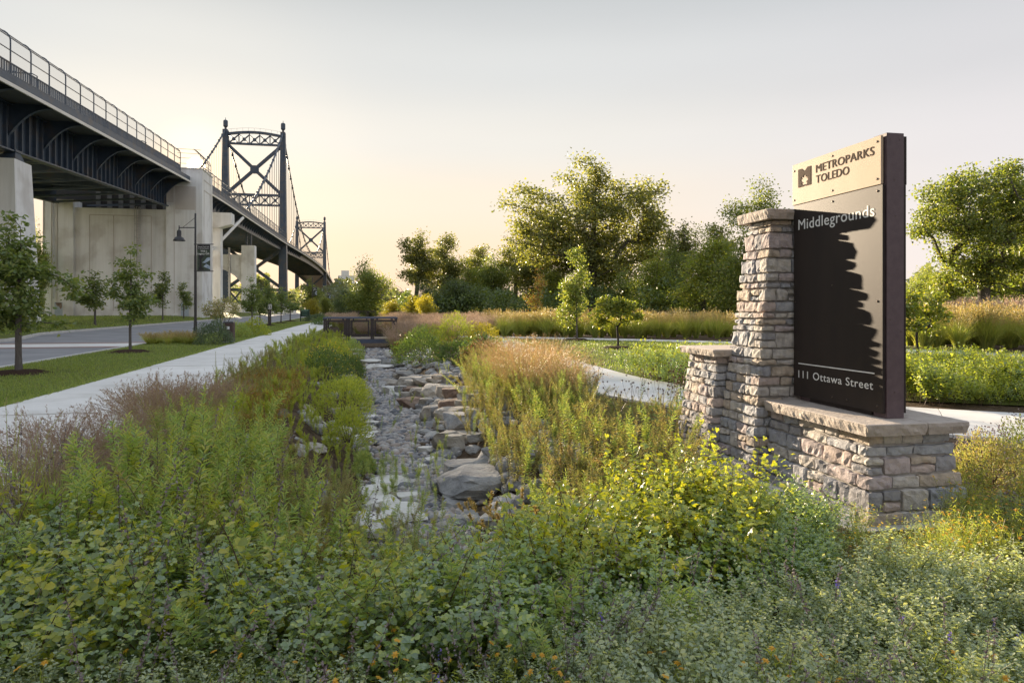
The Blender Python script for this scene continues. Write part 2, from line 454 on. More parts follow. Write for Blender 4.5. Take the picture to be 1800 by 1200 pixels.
class MB:
    def __init__(s):
        s.v = []; s.f = []
    def add(s, vs, fs):
        n = len(s.v)
        s.v.extend([tuple(map(float, p)) for p in vs])
        s.f.extend([tuple(i + n for i in f) for f in fs])
        return s
    def box(s, x0, x1, y0, y1, z0, z1):
        return s.add([(x0, y0, z0), (x1, y0, z0), (x1, y1, z0), (x0, y1, z0), (x0, y0, z1), (x1, y0, z1), (x1, y1, z1), (x0, y1, z1)],
                     [(0, 3, 2, 1), (4, 5, 6, 7), (0, 1, 5, 4), (1, 2, 6, 5), (2, 3, 7, 6), (3, 0, 4, 7)])
    def hexa(s, lo, hi):
        """frustum between two 4-point rings"""
        return s.add(list(lo) + list(hi), [(0, 3, 2, 1), (4, 5, 6, 7), (0, 1, 5, 4), (1, 2, 6, 5), (2, 3, 7, 6), (3, 0, 4, 7)])
    def beam(s, p0, p1, w, h, w1=None, h1=None):
        p0 = Vector(p0); p1 = Vector(p1)
        d = (p1 - p0).normalized()
        up = Vector((0, 0, 1)) if abs(d.z) < .95 else Vector((0, 1, 0))
        sx = d.cross(up).normalized(); sz = sx.cross(d).normalized()
        w1 = w if w1 is None else w1; h1 = h if h1 is None else h1
        def ring(p, a, b):
            return [p - sx * a / 2 - sz * b / 2, p + sx * a / 2 - sz * b / 2, p + sx * a / 2 + sz * b / 2, p - sx * a / 2 + sz * b / 2]
        return s.add(ring(p0, w, h) + ring(p1, w1, h1), [(0, 1, 2, 3), (7, 6, 5, 4), (0, 4, 5, 1), (1, 5, 6, 2), (2, 6, 7, 3), (3, 7, 4, 0)])
    def tube(s, pts, rad, seg=8, cap=True):
        pts = [Vector(p) for p in pts]
        rad = [rad] * len(pts) if np.isscalar(rad) else rad
        vs = []; ref = None
        for i, p in enumerate(pts):
            d = (pts[min(i + 1, len(pts) - 1)] - pts[max(i - 1, 0)]).normalized()
            if ref is None:
                ref = d.orthogonal().normalized()
            ref = (ref - d * ref.dot(d)).normalized()
            b = d.cross(ref)
            for k in range(seg):
                a = 2 * math.pi * k / seg
                vs.append(p + (ref * math.cos(a) + b * math.sin(a)) * rad[i])
        fs = []
        for i in range(len(pts) - 1):
            for k in range(seg):
                k2 = (k + 1) % seg
                fs.append((i * seg + k, i * seg + k2, (i + 1) * seg + k2, (i + 1) * seg + k))
        if cap:
            fs.append(tuple(range(seg))[::-1])
            fs.append(tuple((len(pts) - 1) * seg + k for k in range(seg)))
        return s.add(vs, fs)
    def lathe(s, prof, c=(0, 0, 0), seg=20):
        vs = []; fs = []
        for (r, z) in prof:
            for k in range(seg):
                a = 2 * math.pi * k / seg
                vs.append((c[0] + r * math.cos(a), c[1] + r * math.sin(a), c[2] + z))
        for i in range(len(prof) - 1):
            for k in range(seg):
                k2 = (k + 1) % seg
                fs.append((i * seg + k, i * seg + k2, (i + 1) * seg + k2, (i + 1) * seg + k))
        return s.add(vs, fs)
    def extrude(s, poly, f0, f1):
        """polygon of (u,v) mapped by f0 / f1 to two 3-D faces"""
        n = len(poly)
        vs = [f0(u, v) for u, v in poly] + [f1(u, v) for u, v in poly]
        fs = [tuple(range(n))[::-1], tuple(range(n, 2 * n))]
        fs += [(i, (i + 1) % n, n + (i + 1) % n, n + i) for i in range(n)]
        return s.add(vs, fs)
    def sweep(s, sect, path):
        """closed section of (x,z) offsets swept along path of (x,y,z)"""
        n = len(sect); vs = []; fs = []
        for p in path:
            for (a, b) in sect:
                vs.append((p[0] + a, p[1], p[2] + b))
        for i in range(len(path) - 1):
            for k in range(n):
                k2 = (k + 1) % n
                fs.append((i * n + k, i * n + k2, (i + 1) * n + k2, (i + 1) * n + k))
        fs.append(tuple(range(n))[::-1]); fs.append(tuple((len(path) - 1) * n + k for k in range(n)))
        return s.add(vs, fs)
    def mesh(s, name, mat, smooth=False):
        me = bpy.data.meshes.new(name)
        me.from_pydata(s.v, [], s.f)
        me.materials.append(M[mat])
        if smooth:
            me.polygons.foreach_set('use_smooth', [True] * len(me.polygons))
        me.update()
        return me
    def build(s, name, mat, parent=None, smooth=False, bevel=0, **kw):
        o = link(name, s.mesh(name, mat, smooth), None, parent, **kw)
        if bevel:
            b = o.modifiers.new('edge', 'BEVEL'); b.width = bevel; b.segments = 2; b.limit_method = 'ANGLE'
        return o

HEX = np.array([(0, 1, 2, 3), (0, 3, 4, 5)])
QUAD = np.array([(0, 1, 2, 3)])
def RIB(s):
    return np.array([(2 * i, 2 * i + 1, 2 * i + 3, 2 * i + 2) for i in range(s)])
def np_mesh(name, blocks, smooth=False):
    """blocks: (V[n,k,3], faces[f,4], material) -> one mesh"""
    vs = []; fs = []; mi = []; mats = []; base = 0
    for V, F, mat in blocks:
        if V is None or len(V) == 0:
            continue
        n, k, _ = V.shape
        vs.append(V.reshape(-1, 3))
        f = (F[None] + (np.arange(n) * k)[:, None, None] + base).reshape(-1, 4)
        fs.append(f)
        if mat not in mats:
            mats.append(mat)
        mi.append(np.full(len(f), mats.index(mat), np.int32))
        base += n * k
    me = bpy.data.meshes.new(name)
    v = np.concatenate(vs).astype(np.float32); f = np.concatenate(fs).astype(np.int32); mi = np.concatenate(mi)
    me.vertices.add(len(v)); me.vertices.foreach_set('co', v.ravel())
    me.loops.add(f.size); me.loops.foreach_set('vertex_index', f.ravel())
    me.polygons.add(len(f)); me.polygons.foreach_set('loop_start', np.arange(0, f.size, 4, dtype=np.int32))
    me.polygons.foreach_set('loop_total', np.full(len(f), 4, np.int32))
    for m in mats:
        me.materials.append(M[m])
    me.polygons.foreach_set('material_index', mi)
    if smooth:
        me.polygons.foreach_set('use_smooth', np.ones(len(f), bool))
    me.update(calc_edges=True)
    return me

def unit(a):
    return a / np.maximum(np.linalg.norm(a, axis=-1, keepdims=True), 1e-9)
def leaves(base, d, nrm, L, W, fold=.15, curl=.1, shape='ovate'):
    """folded six-point leaves: base[n,3], direction d, normal nrm"""
    d = unit(d); side = unit(np.cross(d, nrm)); up = np.cross(side, d)
    L = np.broadcast_to(np.asarray(L, float), (len(base),))[:, None]; W = np.broadcast_to(np.asarray(W, float), (len(base),))[:, None]
    if shape == 'ovate': a, b, wa, wb = .28, .68, .46, .40
    elif shape == 'obovate': a, b, wa, wb = .38, .78, .40, .50
    else: a, b, wa, wb = .25, .65, .5, .38
    p = np.empty((len(base), 6, 3))
    p[:, 0] = base
    p[:, 1] = base + d * L * a + side * W * wa + up * W * fold
    p[:, 2] = base + d * L * b + side * W * wb + up * (W * fold - L * curl * .4)
    p[:, 3] = base + d * L - up * L * curl
    p[:, 4] = base + d * L * b - side * W * wb + up * (W * fold - L * curl * .4)
    p[:, 5] = base + d * L * a - side * W * wa + up * W * fold
    return p
def diamonds(base, d, nrm, L, W, fold=.2):
    d = unit(d); side = unit(np.cross(d, nrm)); up = np.cross(side, d)
    L = np.broadcast_to(np.asarray(L, float), (len(base),))[:, None]; W = np.broadcast_to(np.asarray(W, float), (len(base),))[:, None]
    p = np.empty((len(base), 4, 3))
    p[:, 0] = base
    p[:, 1] = base + d * L * .45 + side * W * .5 + up * W * fold
    p[:, 2] = base + d * L
    p[:, 3] = base + d * L * .45 - side * W * .5 + up * W * fold
    return p
def ribbons(P, w0, w1, rng):
    """P[n,s+1,3] centre lines -> ribbon strips with random facing"""
    n, k, _ = P.shape
    a = rng.uniform(0, np.pi, n)
    side = np.stack([np.cos(a), np.sin(a), np.zeros(n)], -1)[:, None, :]
    w = np.linspace(1, 0, k)[None, :, None]
    w0 = np.broadcast_to(np.asarray(w0, float), (n,))[:, None, None]
    w1 = np.broadcast_to(np.asarray(w1, float), (n,))[:, None, None]
    ww = w1 + (w0 - w1) * w
    V = np.empty((n, 2 * k, 3))
    V[:, 0::2] = P - side * ww / 2
    V[:, 1::2] = P + side * ww / 2
    return V
def inst(V, pos, yaw, sc, tilt=None, tdir=None):
    """copies of V[m,k,3] at pos[n,3]"""
    if V is None or len(V) == 0 or len(pos) == 0:
        return np.zeros((0, 4, 3))
    n = len(pos)
    c, s = np.cos(yaw), np.sin(yaw)
    R = np.zeros((n, 3, 3)); R[:, 0, 0] = c; R[:, 0, 1] = -s; R[:, 1, 0] = s; R[:, 1, 1] = c; R[:, 2, 2] = 1
    if tilt is not None:
        ax = np.stack([-np.sin(tdir), np.cos(tdir), np.zeros(n)], -1)
        K = np.zeros((n, 3, 3))
        K[:, 0, 1] = -ax[:, 2]; K[:, 0, 2] = ax[:, 1]; K[:, 1, 0] = ax[:, 2]; K[:, 1, 2] = -ax[:, 0]; K[:, 2, 0] = -ax[:, 1]; K[:, 2, 1] = ax[:, 0]
        R = (np.eye(3)[None] + np.sin(tilt)[:, None, None] * K + (1 - np.cos(tilt))[:, None, None] * (K @ K)) @ R
    R = R * np.asarray(sc)[:, None, None]
    out = np.einsum('nij,mkj->nmki', R, V) + pos[:, None, None, :]
    return out.reshape(-1, V.shape[1], 3)
def scatter(templates, pos, scale, rng, tilt=.2, zscale=None):
    """templates: lists of dict name->(V,F,mat); spreads them over pos, returns mesh blocks"""
    which = rng.integers(0, len(templates), len(pos))
    blocks = []
    for t, tpl in enumerate(templates):
        ii = np.where(which == t)[0]
        if len(ii) == 0:
            continue
        n = len(ii)
        yaw = rng.uniform(0, 2 * np.pi, n); td = rng.uniform(0, 2 * np.pi, n); tl = np.abs(rng.normal(0, tilt, n))
        for (V, F, mat) in tpl:
            blocks.append((inst(V, pos[ii], yaw, scale[ii], tl, td), F, mat))
    return blocks
# ================================================================== THE SETTING
def dense(a, b, step):
    return list(np.arange(a, b, step))
def build_ground():
    xs = sorted(set([round(float(v), 3) for v in [-3000, -1500, -700, -400, -250, -150, -100, -70, -50, -40, -32, -28, -27, -26, -25, -24, -23, -22, -21.2, -20.7, -18.4, -15, -12, -10.0, -8, -6, -4, -3, -2]
             + dense(-1.8, 2.8, .12) + [3, 4, 5, 6, 8, 10, 14, 20, 30, 45, 70, 100, 150, 250, 400, 700, 1500, 3000]]))
    ys = sorted(set([round(float(v), 3) for v in [-600, -200, -60, -20, -8, -3, 0] + dense(1, 14, .25) + dense(14, 60, 1.0) + dense(60, 160, 4)
             + [180, 220, 300, 400, 600, 900, 1500, 3000, 6000]]))
    X, Y = np.meshgrid(xs, ys)
    Z = ground_z(X, Y) - .012
    near = (np.abs(X - .4) < 3) & (Y > 1) & (Y < 60)
    Z = Z + np.where(near, .02 * np.sin(X * 7.1 + Y * 3.3) * np.sin(Y * 5.7 - X * 2.9), 0)
    road = (X < -9.99) & (X > -20.9) & (Y > -100) & (Y < 400)
    Z = np.where(road, np.minimum(Z, -.16), Z)
    V = np.stack([X, Y, Z], -1).reshape(-1, 3)
    nx = len(xs); ny = len(ys)
    F = [(j * nx + i, j * nx + i + 1, (j + 1) * nx + i + 1, (j + 1) * nx + i) for j in range(ny - 1) for i in range(nx - 1)]
    mb = MB(); mb.v = [tuple(map(float, p)) for p in V]; mb.f = F
    mb.build('ground', 'soil', kind='structure')
build_ground()

def left_kerb_x(y):
    return -18.3 - 2.4 * float(sstep(40, 52, y))
def sheet(name, polys, mat, z=0.0, kind='structure', follow=False):
    mb = MB()
    for poly in polys:
        mb.add([(x, y, z + (float(ground_z(x, y)) if follow else 0)) for x, y in poly], [tuple(range(len(poly)))])
    return mb.build(name, mat, kind=kind)
def strip(name, pl, pr, mat, z, follow=False, kind='structure'):
    mb = MB(); n = len(pl)
    vs = []
    for (a, b) in zip(pl, pr):
        for (x, y) in (a, b):
            vs.append((x, y, z + (float(ground_z(x, y)) if follow else 0)))
    mb.add(vs, [(2 * i, 2 * i + 1, 2 * i + 3, 2 * i + 2) for i in range(n - 1)])
    return mb.build(name, mat, kind=kind)

ys_r = [-60, -20, 0, 20, 30, 38, 41, 44, 47, 50, 53, 60, 80, 110, 150, 200, 260]
strip('road', [(left_kerb_x(y), y) for y in ys_r], [(-10.0, y) for y in ys_r], 'asphalt', -.10)
# crossing: pale concrete band between two brick bands
sheet('crossing', [[(-18.3, 34.6), (-10, 34.6), (-10, 37.6), (-18.3, 37.6)]], 'path_concrete', -.096)
sheet('crossing_brick_band', [[(-18.3, 33.7), (-10, 33.7), (-10, 34.55), (-18.3, 34.55)], [(-18.3, 37.65), (-10, 37.65), (-10, 38.6), (-18.3, 38.6)]], 'brick_paving', -.096)
kb = MB(); prev = None
for y in ys_r:
    p = left_kerb_x(y)
    if prev:
        kb.hexa([(prev[0] - .16, prev[1], -.15), (prev[0], prev[1], -.15), (p, y, -.15), (p - .16, y, -.15)], [(prev[0] - .16, prev[1], .05), (prev[0] - .01, prev[1], .05), (p - .01, y, .05), (p - .16, y, .05)])
    prev = (p, y)
kb.build('kerb', 'kerb_concrete', kind='structure')
kb = MB()
for y in np.arange(-40, 200, 4.0):
    kb.box(-10, -9.84, y, y + 3.985, -.15, .05)
kb.build('kerb', 'kerb_concrete', kind='structure')

# footpath along the creek, poured in slabs
fp = empty('footpath', (-4.5, 0, 0), kind='structure')
def foot_l(y): return -5.95 + 1.1 * float(sstep(60, 100, y))
def foot_r(y): return -3.0 + 1.0 * float(sstep(55, 100, y)) * .6
me_cache = None
for i, y in enumerate(np.arange(-6, 104, 3.0)):
    mb = MB(); y1 = y + 2.965
    dz = .004 * math.sin(i * 2.3)
    mb.hexa([(foot_l(y) + 4.5, y, -.1), (foot_r(y) + 4.5, y, -.1), (foot_r(y1) + 4.5, y1, -.1), (foot_l(y1) + 4.5, y1, -.1)],
            [(foot_l(y) + 4.5, y, .03 + dz), (foot_r(y) + 4.5, y, .03 + dz), (foot_r(y1) + 4.5, y1, .03 + dz), (foot_l(y1) + 4.5, y1, .03 + dz)])
    mb.build('slab', 'path_concrete', fp)

# park path that bends behind the sign and loops round the lawn
def ribbon_path(name, pts, w, slab=2.4):
    root = empty(name, (0, 0, 0), kind='structure')
    P = [Vector((x, y, 0)) for x, y in pts]
    # Catmull-Rom
    C = []
    for i in range(len(P) - 1):
        p0 = P[max(i - 1, 0)]; p1 = P[i]; p2 = P[i + 1]; p3 = P[min(i + 2, len(P) - 1)]
        for k in range(12):
            t = k / 12
            C.append(.5 * ((2 * p1) + (p2 - p0) * t + (2 * p0 - 5 * p1 + 4 * p2 - p3) * t * t + (3 * p1 - p0 - 3 * p2 + p3) * t ** 3))
    C.append(P[-1])
    acc = 0; start = 0
    L = []; R = []
    for i, p in enumerate(C):
        d = (C[min(i + 1, len(C) - 1)] - C[max(i - 1, 0)]).normalized()
        n = Vector((-d.y, d.x, 0))
        ww = w[0] + (w[1] - w[0]) * i / len(C)
        L.append(p + n * ww / 2); R.append(p - n * ww / 2)
    i = 0
    while i < len(C) - 1:
        j = i; run = 0
        while j < len(C) - 1 and run < slab:
            run += (C[j + 1] - C[j]).length; j += 1
        mb = MB(); vs = []
        for k in range(i, j + 1):
            sh = .006 if k == i else (-.006 if k == j else 0)
            d = (C[min(k + 1, len(C) - 1)] - C[max(k - 1, 0)]).normalized() * sh
            vs += [L[k] + d + Vector((0, 0, .03)), R[k] + d + Vector((0, 0, .03)), L[k] + d - Vector((0, 0, .08)), R[k] + d - Vector((0, 0, .08))]
        fs = []
        for k in range(j - i):
            a = 4 * k; b = a + 4
            fs += [(a, a + 1, b + 1, b), (a + 2, b + 2, b + 3, a + 3), (a, b, b + 2, a + 2), (a + 1, a + 3, b + 3, b + 1)]
        fs += [(0, 2, 3, 1), (4 * (j - i), 4 * (j - i) + 1, 4 * (j - i) + 3, 4 * (j - i) + 2)]
        mb.add(vs, fs); mb.build('slab', 'path_concrete', root)
        i = j
ribbon_path('park_path', [(20, 2.5), (13.5, 5.7), (9.2, 7.9), (6.6, 10.6), (5.4, 14), (5.3, 18), (5.6, 24), (6.2, 30), (6.8, 36)], (2.9, 1.9))
ribbon_path('loop_path', [(5.6, 39.2), (8.2, 37.3), (12, 34.4), (17, 29.4), (21, 22), (25, 14), (29, 8)], (1.6, 1.6))

# lawns laid over the soil
sheet('lawn_verge', [[(-9.84, -20), (-5.97, -20), (-5.97, 60), (-9.84, 60)], [(-9.84, 60), (-5.97, 60), (-4.9, 100), (-4.9, 180), (-9.84, 180)]], 'lawn', .012)
lk = [y for y in ys_r if y >= -20] + [330]
strip('lawn_under_bridge', [(-90, y) for y in lk], [(left_kerb_x(y) - .15, y) for y in lk], 'lawn', .03)
mbl = MB()
vs = []; fs = []
yy = [-20, 0, 20, 26, 32, 38, 44, 50, 60, 100, 200, 330]; xx = [-90, -60, -45, -30, -28, -26.5, -25, -23.5, -22, -20.9]
sheet_obj = bpy.data.objects['lawn_under_bridge']; bpy.data.objects.remove(sheet_obj)
for y in yy:
    for x in xx:
        xx_ = left_kerb_x(y) - .15 if x == -20.9 else min(x, left_kerb_x(y) - .3)
        vs.append((xx_, y, max(.03, float(ground_z(xx_, y)) + .02)))
nx = len(xx)
mbl.add(vs, [(j * nx + i, j * nx + i + 1, (j + 1) * nx + i + 1, (j + 1) * nx + i) for j in range(len(yy) - 1) for i in range(nx - 1)])
mbl.build('lawn_under_bridge', 'lawn', kind='structure')
sheet('lawn_park', [[(6.7, 12.5), (12, 9), (24, 10), (21, 19), (17, 27.5), (12, 33), (7.3, 35.6), (6.6, 28), (6.3, 20), (6.3, 15)]], 'lawn', .012)
sheet('lawn_beyond_fence', [[(-3, 62), (3, 56), (20, 52), (60, 36), (140, 30), (140, 110), (-3, 150)]], 'meadow', .016)
sheet('far_field', [[(-3, 150), (300, 110), (1500, 100), (1500, 900), (-3, 900)], [(-900, 260), (-60, 260), (-3, 330), (-3, 900), (-900, 900)]], 'meadow', .0)

# ================================================================== THE BRIDGE
XR, XL = -26.2, -44.0           # cable planes
XF, XG = -24.8, -28.0           # near fascia, near girder
XF2, XG2 = -45.4, -42.2         # far fascia, far girder
_zp = ([-20, 54, 107, 122, 180, 236, 300, 356, 420, 476, 540, 620, 760, 950], [14.2, 17.5, 19.9, 20.5, 21.4, 22.3, 23.9, 24.9, 25.4, 24.9, 22.6, 18.5, 10, 2])
def zd(y):
    return float(np.mean([np.interp(y + k, _zp[0], _zp[1]) for k in (-16, -8, 0, 8, 16)]))
bridge = empty('suspension_bridge', (-35, 107, 0), label='dark steel suspension bridge on pale concrete piers crossing the whole left side', cat='bridge')
def B(mb, name, mat, parent=None, smooth=False):
    """bridge parts are modelled in site coordinates and hung on the bridge"""
    me = mb.mesh(name, mat, smooth)
    o = link(name, me, None, parent or bridge)
    o.matrix_parent_inverse = Matrix.Translation((35, -107, 0))
    if parent is not None:
        o.matrix_parent_inverse = Matrix.Identity(4)
    return o
def path_y(y0, y1, step, x):
    ys = list(np.arange(y0, y1, step)) + [y1]
    return [(x, y, zd(y)) for y in ys]
def rect(x0, x1, z0, z1):
    return [(x0, z0), (x1, z0), (x1, z1), (x0, z1)]

# decks
for (y0, y1) in ((-20, 107.2), (114.2, 236), (236, 476), (476, 900)):
    mb = MB(); mb.sweep(rect(XF2 + .15, XF - .15, .28, .75), path_y(y0, y1, 6, 0)); B(mb, 'deck_slab', 'steel_grey')
for (y0, y1) in ((-20, 107.25), (114.2, 236.5), (237, 900)):
    mb = MB(); mb.sweep(rect(XF - .14, XF, 0, .26), path_y(y0, y1, 5, 0)); B(mb, 'fascia_edge', 'fascia_paint')
    mb = MB(); mb.sweep(rect(XF - .2, XF - .06, .265, .86), path_y(y0, y1, 5, 0)); B(mb, 'parapet_beam', 'steel')
mb = MB(); mb.sweep(rect(XF2, XF2 + .14, 0, .8), path_y(-20, 900, 8, 0)); B(mb, 'fascia_edge', 'steel')

# near approach girder with stiffeners
for xg, side in ((XG, 1), (XG2, -1)):
    mb = MB()
    mb.sweep(rect(xg - .03, xg + .03, -3.5, .3), path_y(-20, 107, 6, 0))
    g = B(mb, 'plate_girder', 'steel')
    mb = MB(); mb.sweep(rect(xg - .35, xg + .35, -3.6, -3.48), path_y(-20, 107, 6, 0)); mb.sweep(rect(xg - .35, xg + .35, .1, .2), path_y(-20, 107, 6, 0))
    B(mb, 'flange', 'steel', g).matrix_parent_inverse = Matrix.Identity(4)
    if side == 1:
        sm = MB(); sm.box(.03, .30, -.025, .025, -3.47, .1); sme = sm.mesh('stiffener', 'steel')
        tm = MB(); tm.box(.03, .24, -.07, .07, -1.75, -1.67); tme = tm.mesh('splice_plate', 'steel')
        y = 44.0
        while y < 106:
            o = link('stiffener', sme, None, g); o.location = (xg, y, zd(y))
            o = link('splice_plate', tme, None, g); o.location = (xg, y + .05, zd(y))
            y += 1.24
# cantilever brackets on the near side (curved lower flange)
def bracket_mesh(name, reach, drop, web=.05, fl=.34):
    mb = MB(); n = 8
    top = [(0, .27), (reach, .02)]
    arc = []
    for k in range(n + 1):
        t = k / n
        arc.append((t * reach, -drop * (1 - t) ** 2.2 * (1 if t < 1 else 0) - .05))
    arc[-1] = (reach, -.06)
    for k in range(n):
        (u0, v0), (u1, v1) = arc[k], arc[k + 1]
        a0 = .25; mb.add([(u0, -web / 2, v0), (u1, -web / 2, v1), (u1, -web / 2, a0), (u0, -web / 2, a0), (u0, web / 2, v0), (u1, web / 2, v1), (u1, web / 2, a0), (u0, web / 2, a0)],
                         [(0, 1, 2, 3), (7, 6, 5, 4), (0, 4, 5, 1), (3, 2, 6, 7)])
        mb.add([(u0, -fl / 2, v0 - .04), (u1, -fl / 2, v1 - .04), (u1, fl / 2, v1 - .04), (u0, fl / 2, v0 - .04), (u0, -fl / 2, v0), (u1, -fl / 2, v1), (u1, fl / 2, v1), (u0, fl / 2, v0)],
               [(0, 3, 2, 1), (4, 5, 6, 7), (0, 1, 5, 4), (2, 3, 7, 6)])
    return mb.mesh(name, 'steel')
brk = bracket_mesh('bracket', XF - XG - .1, 2.3)
y = 49.9
while y < 106:
    o = link('bracket', brk, None, bridge); o.matrix_parent_inverse = Matrix.Translation((35, -107, 0)); o.location = (XG + .03, y, zd(y))
    # floor beam carrying on under the deck
    mb = MB(); mb.box(XG2, XG - .05, y - .2, y + .2, zd(y) - 1.9, zd(y) + .25); B(mb, 'floor_beam', 'steel')
    mb = MB(); mb.beam((XG - .1, y, zd(y) - 3.3), (XG2 + .1, y + 6, zd(y) - 3.3), .25, .25); B(mb, 'lateral_brace', 'steel')
    y += 6.2
for xs_ in (-31, -35, -39):
    mb = MB(); mb.sweep(rect(xs_ - .12, xs_ + .12, -.5, .27), path_y(20, 107, 8, 0)); B(mb, 'stringer', 'steel')
# side-span and main-span deck steel
for xg in (XR - .6, XL + .6):
    mb = MB(); mb.sweep(rect(xg - .15, xg + .15, -1.9, .27), path_y(114.2, 900, 6, 0)); B(mb, 'stiffening_girder', 'steel')
sb = bracket_mesh('side_bracket', XF - XR + .4, 1.4, fl=.22)
y = 116.0
while y < 470:
    if y < 300:
        o = link('side_bracket', sb, None, bridge); o.matrix_parent_inverse = Matrix.Translation((35, -107, 0)); o.location = (XR - .45, y, zd(y))
    mb = MB(); mb.box(XL + .8, XR - .8, y - .15, y + .15, zd(y) - 1.3, zd(y) + .27); B(mb, 'floor_beam', 'steel')
    y += 3.1 if y < 236 else 6.2

# pedestrian fence: posts with curved tops, rails, wire mesh and picket panels
def fence_post(h, curve):
    mb = MB()
    pts = [(0, 0, 0), (0, 0, h * .78)]
    for k in range(1, 6):
        a = k / 5 * math.radians(75)
        pts.append((-curve * (1 - math.cos(a)), 0, h * .78 + curve * math.sin(a)))
    mb.tube(pts, .055, 5)
    return mb.mesh('fence_post', 'steel'), pts
post_me, post_pts = fence_post(3.15, .72)
y = 34.0
PITCH = 3.1
while y < 236:
    if not (104.5 < y < 113.5):
        o = link('fence_post', post_me, None, bridge); o.matrix_parent_inverse = Matrix.Translation((35, -107, 0)); o.location = (XF - .12, y, zd(y) + .86)
        y2 = y + PITCH
        if not (104.5 < y2 < 113.5) and y2 < 236:
            z0, z1 = zd(y) + .86, zd(y2) + .86
            pm = MB()
            for k in range(9):
                t = (k + .5) / 9
                yy_ = y + t * PITCH; zz = z0 + (z1 - z0) * t
                pm.box(XF - .15, XF - .10, yy_ - .1, yy_ + .1, zz + .07, zz + .80)
            pm.beam((XF - .12, y, z0 + .84), (XF - .12, y2, z1 + .84), .1, .09)
            pm.beam((XF - .12, y, z0 + .05), (XF - .12, y2, z1 + .05), .1, .07)
            B(pm, 'picket_panel', 'steel')
            wm = MB()
            prof = [(p[0], p[2]) for p in post_pts if p[2] > 0]
            prof = [(0, .9)] + prof
            for k in range(len(prof) - 1):
                a, b = prof[k], prof[k + 1]
                wm.add([(XF - .12 + a[0], y + .05, z0 + a[1]), (XF - .12 + a[0], y2 - .05, z1 + a[1]), (XF - .12 + b[0], y2 - .05, z1 + b[1]), (XF - .12 + b[0], y + .05, z0 + b[1])], [(0, 1, 2, 3)])
            B(wm, 'mesh_panel', 'wire_mesh')
            rm = MB()
            for (dx_, dz_) in ((0, 1.75), (-.08, 2.72), (post_pts[-1][0], post_pts[-1][2])):
                rm.beam((XF - .12 + dx_, y, z0 + dz_), (XF - .12 + dx_, y2, z1 + dz_), .06, .06)
            B(rm, 'fence_rail', 'steel')
    y += PITCH
# rails of the main span and of the far side
mb = MB()
for dz_ in (.95, 1.7):
    mb.sweep(rect(XF - .15, XF - .07, dz_, dz_ + .1), path_y(237, 800, 8, 0))
for y in np.arange(238, 520, 4.0):
    mb.box(XF - .14, XF - .08, y - .05, y + .05, zd(y) + .8, zd(y) + 1.8)
B(mb, 'main_span_railing', 'steel_grey')
mb = MB()
for dz_ in (.9, 1.7, 2.5):
    mb.sweep(rect(XF2 + .05, XF2 + .12, dz_, dz_ + .08), path_y(40, 800, 8, 0))
B(mb, 'far_side_railing', 'steel_grey')
# roadway lamps above the deck
for y in (66.0, 96.0, 128.0):
    mb = MB(); z = zd(y) + .8
    mb.tube([(-27.5, y, z), (-27.5, y, z + 2.7), (-27.9, y, z + 2.9), (-29.2, y, z + 2.9)], .06, 6); mb.box(-29.8, -29.1, y - .12, y + .12, z + 2.85, z + 3.0)
    B(mb, 'deck_light', 'steel')

# first pier
def frustum(x0, x1, y0, y1, z0, z1, bat):
    mb = MB()
    mb.hexa([(x0 - bat, y0 - bat, z0), (x1 + bat, y0 - bat, z0), (x1 + bat, y1 + bat, z0), (x0 - bat, y1 + bat, z0)], [(x0, y0, z1), (x1, y0, z1), (x1, y1, z1), (x0, y1, z1)])
    return mb
pier = B(frustum(-34, -27.35, 61.7, 64.6, -.2, 13.6, .55), 'concrete_pier', 'bridge_concrete')
B(frustum(-44, -39, 61.7, 64.6, -.2, 13.6, .55), 'concrete_pier', 'bridge_concrete')
mb = MB(); mb.hexa([(-28.9, 62.2, 13.6), (-27.5, 62.2, 13.6), (-27.5, 63.9, 13.6), (-28.9, 63.9, 13.6)], [(-28.35, 62.7, 14.35), (-27.7, 62.7, 14.35), (-27.7, 63.5, 14.35), (-28.35, 63.5, 14.35)])
mb.box(-28.4, -27.6, 62.5, 63.7, 14.3, 14.5)
B(mb, 'bearing', 'steel', pier)

# anchorage: two tall columns, a wall between them
AN = (-28.1, -23.2, 107.3, 114.1)
anch = B(frustum(-40.2, -28.1, 107.9, 113.6, -.2, 15.9, .0), 'anchorage_wall', 'bridge_concrete')
col_r = B(frustum(AN[0], AN[1], AN[2], AN[3], -.2, 21.9, .02), 'anchorage_column', 'bridge_concrete')
col_l = B(frustum(-44.0, -40.2, 107.3, 114.1, -.2, 16.9, .05), 'anchorage_column', 'bridge_concrete')
mb = MB(); mb.box(AN[0] - .1, AN[1] + .12, AN[2] - .12, AN[3] + .12, 21.9, 22.05); B(mb, 'column_cap', 'bridge_concrete', col_r)
# wall ribs (raised panel borders) and patches
mb = MB()
for x in (-38.3, -35.2, -32.1, -30.2):
    mb.box(x - .05, x + .05, 107.85, 107.9, 1.2, 14.9)
mb.box(-38.3, -30.2, 107.85, 107.9, 14.85, 14.95)
B(mb, 'panel_joint', 'concrete_patch', anch)
mb = MB(); mb.box(-40.1, -28.2, 107.82, 107.9, 5.0, 5.12); B(mb, 'ledge', 'bridge_concrete', anch)
for (x0, x1, z0, z1) in ((-26.9, -24.2, 15.9, 19.3), (-28.05, -27.1, 16.9, 19.2)):
    mb = MB(); mb.box(x0, x1, 107.285, 107.3, z0, z1); B(mb, 'repair_patch', 'concrete_patch', col_r)
mb = MB()
for x in (-27.0, -24.1):
    mb.box(x - .04, x + .04, 107.26, 107.3, .8, 19.3)
B(mb, 'panel_joint', 'concrete_patch', col_r)
mb = MB()
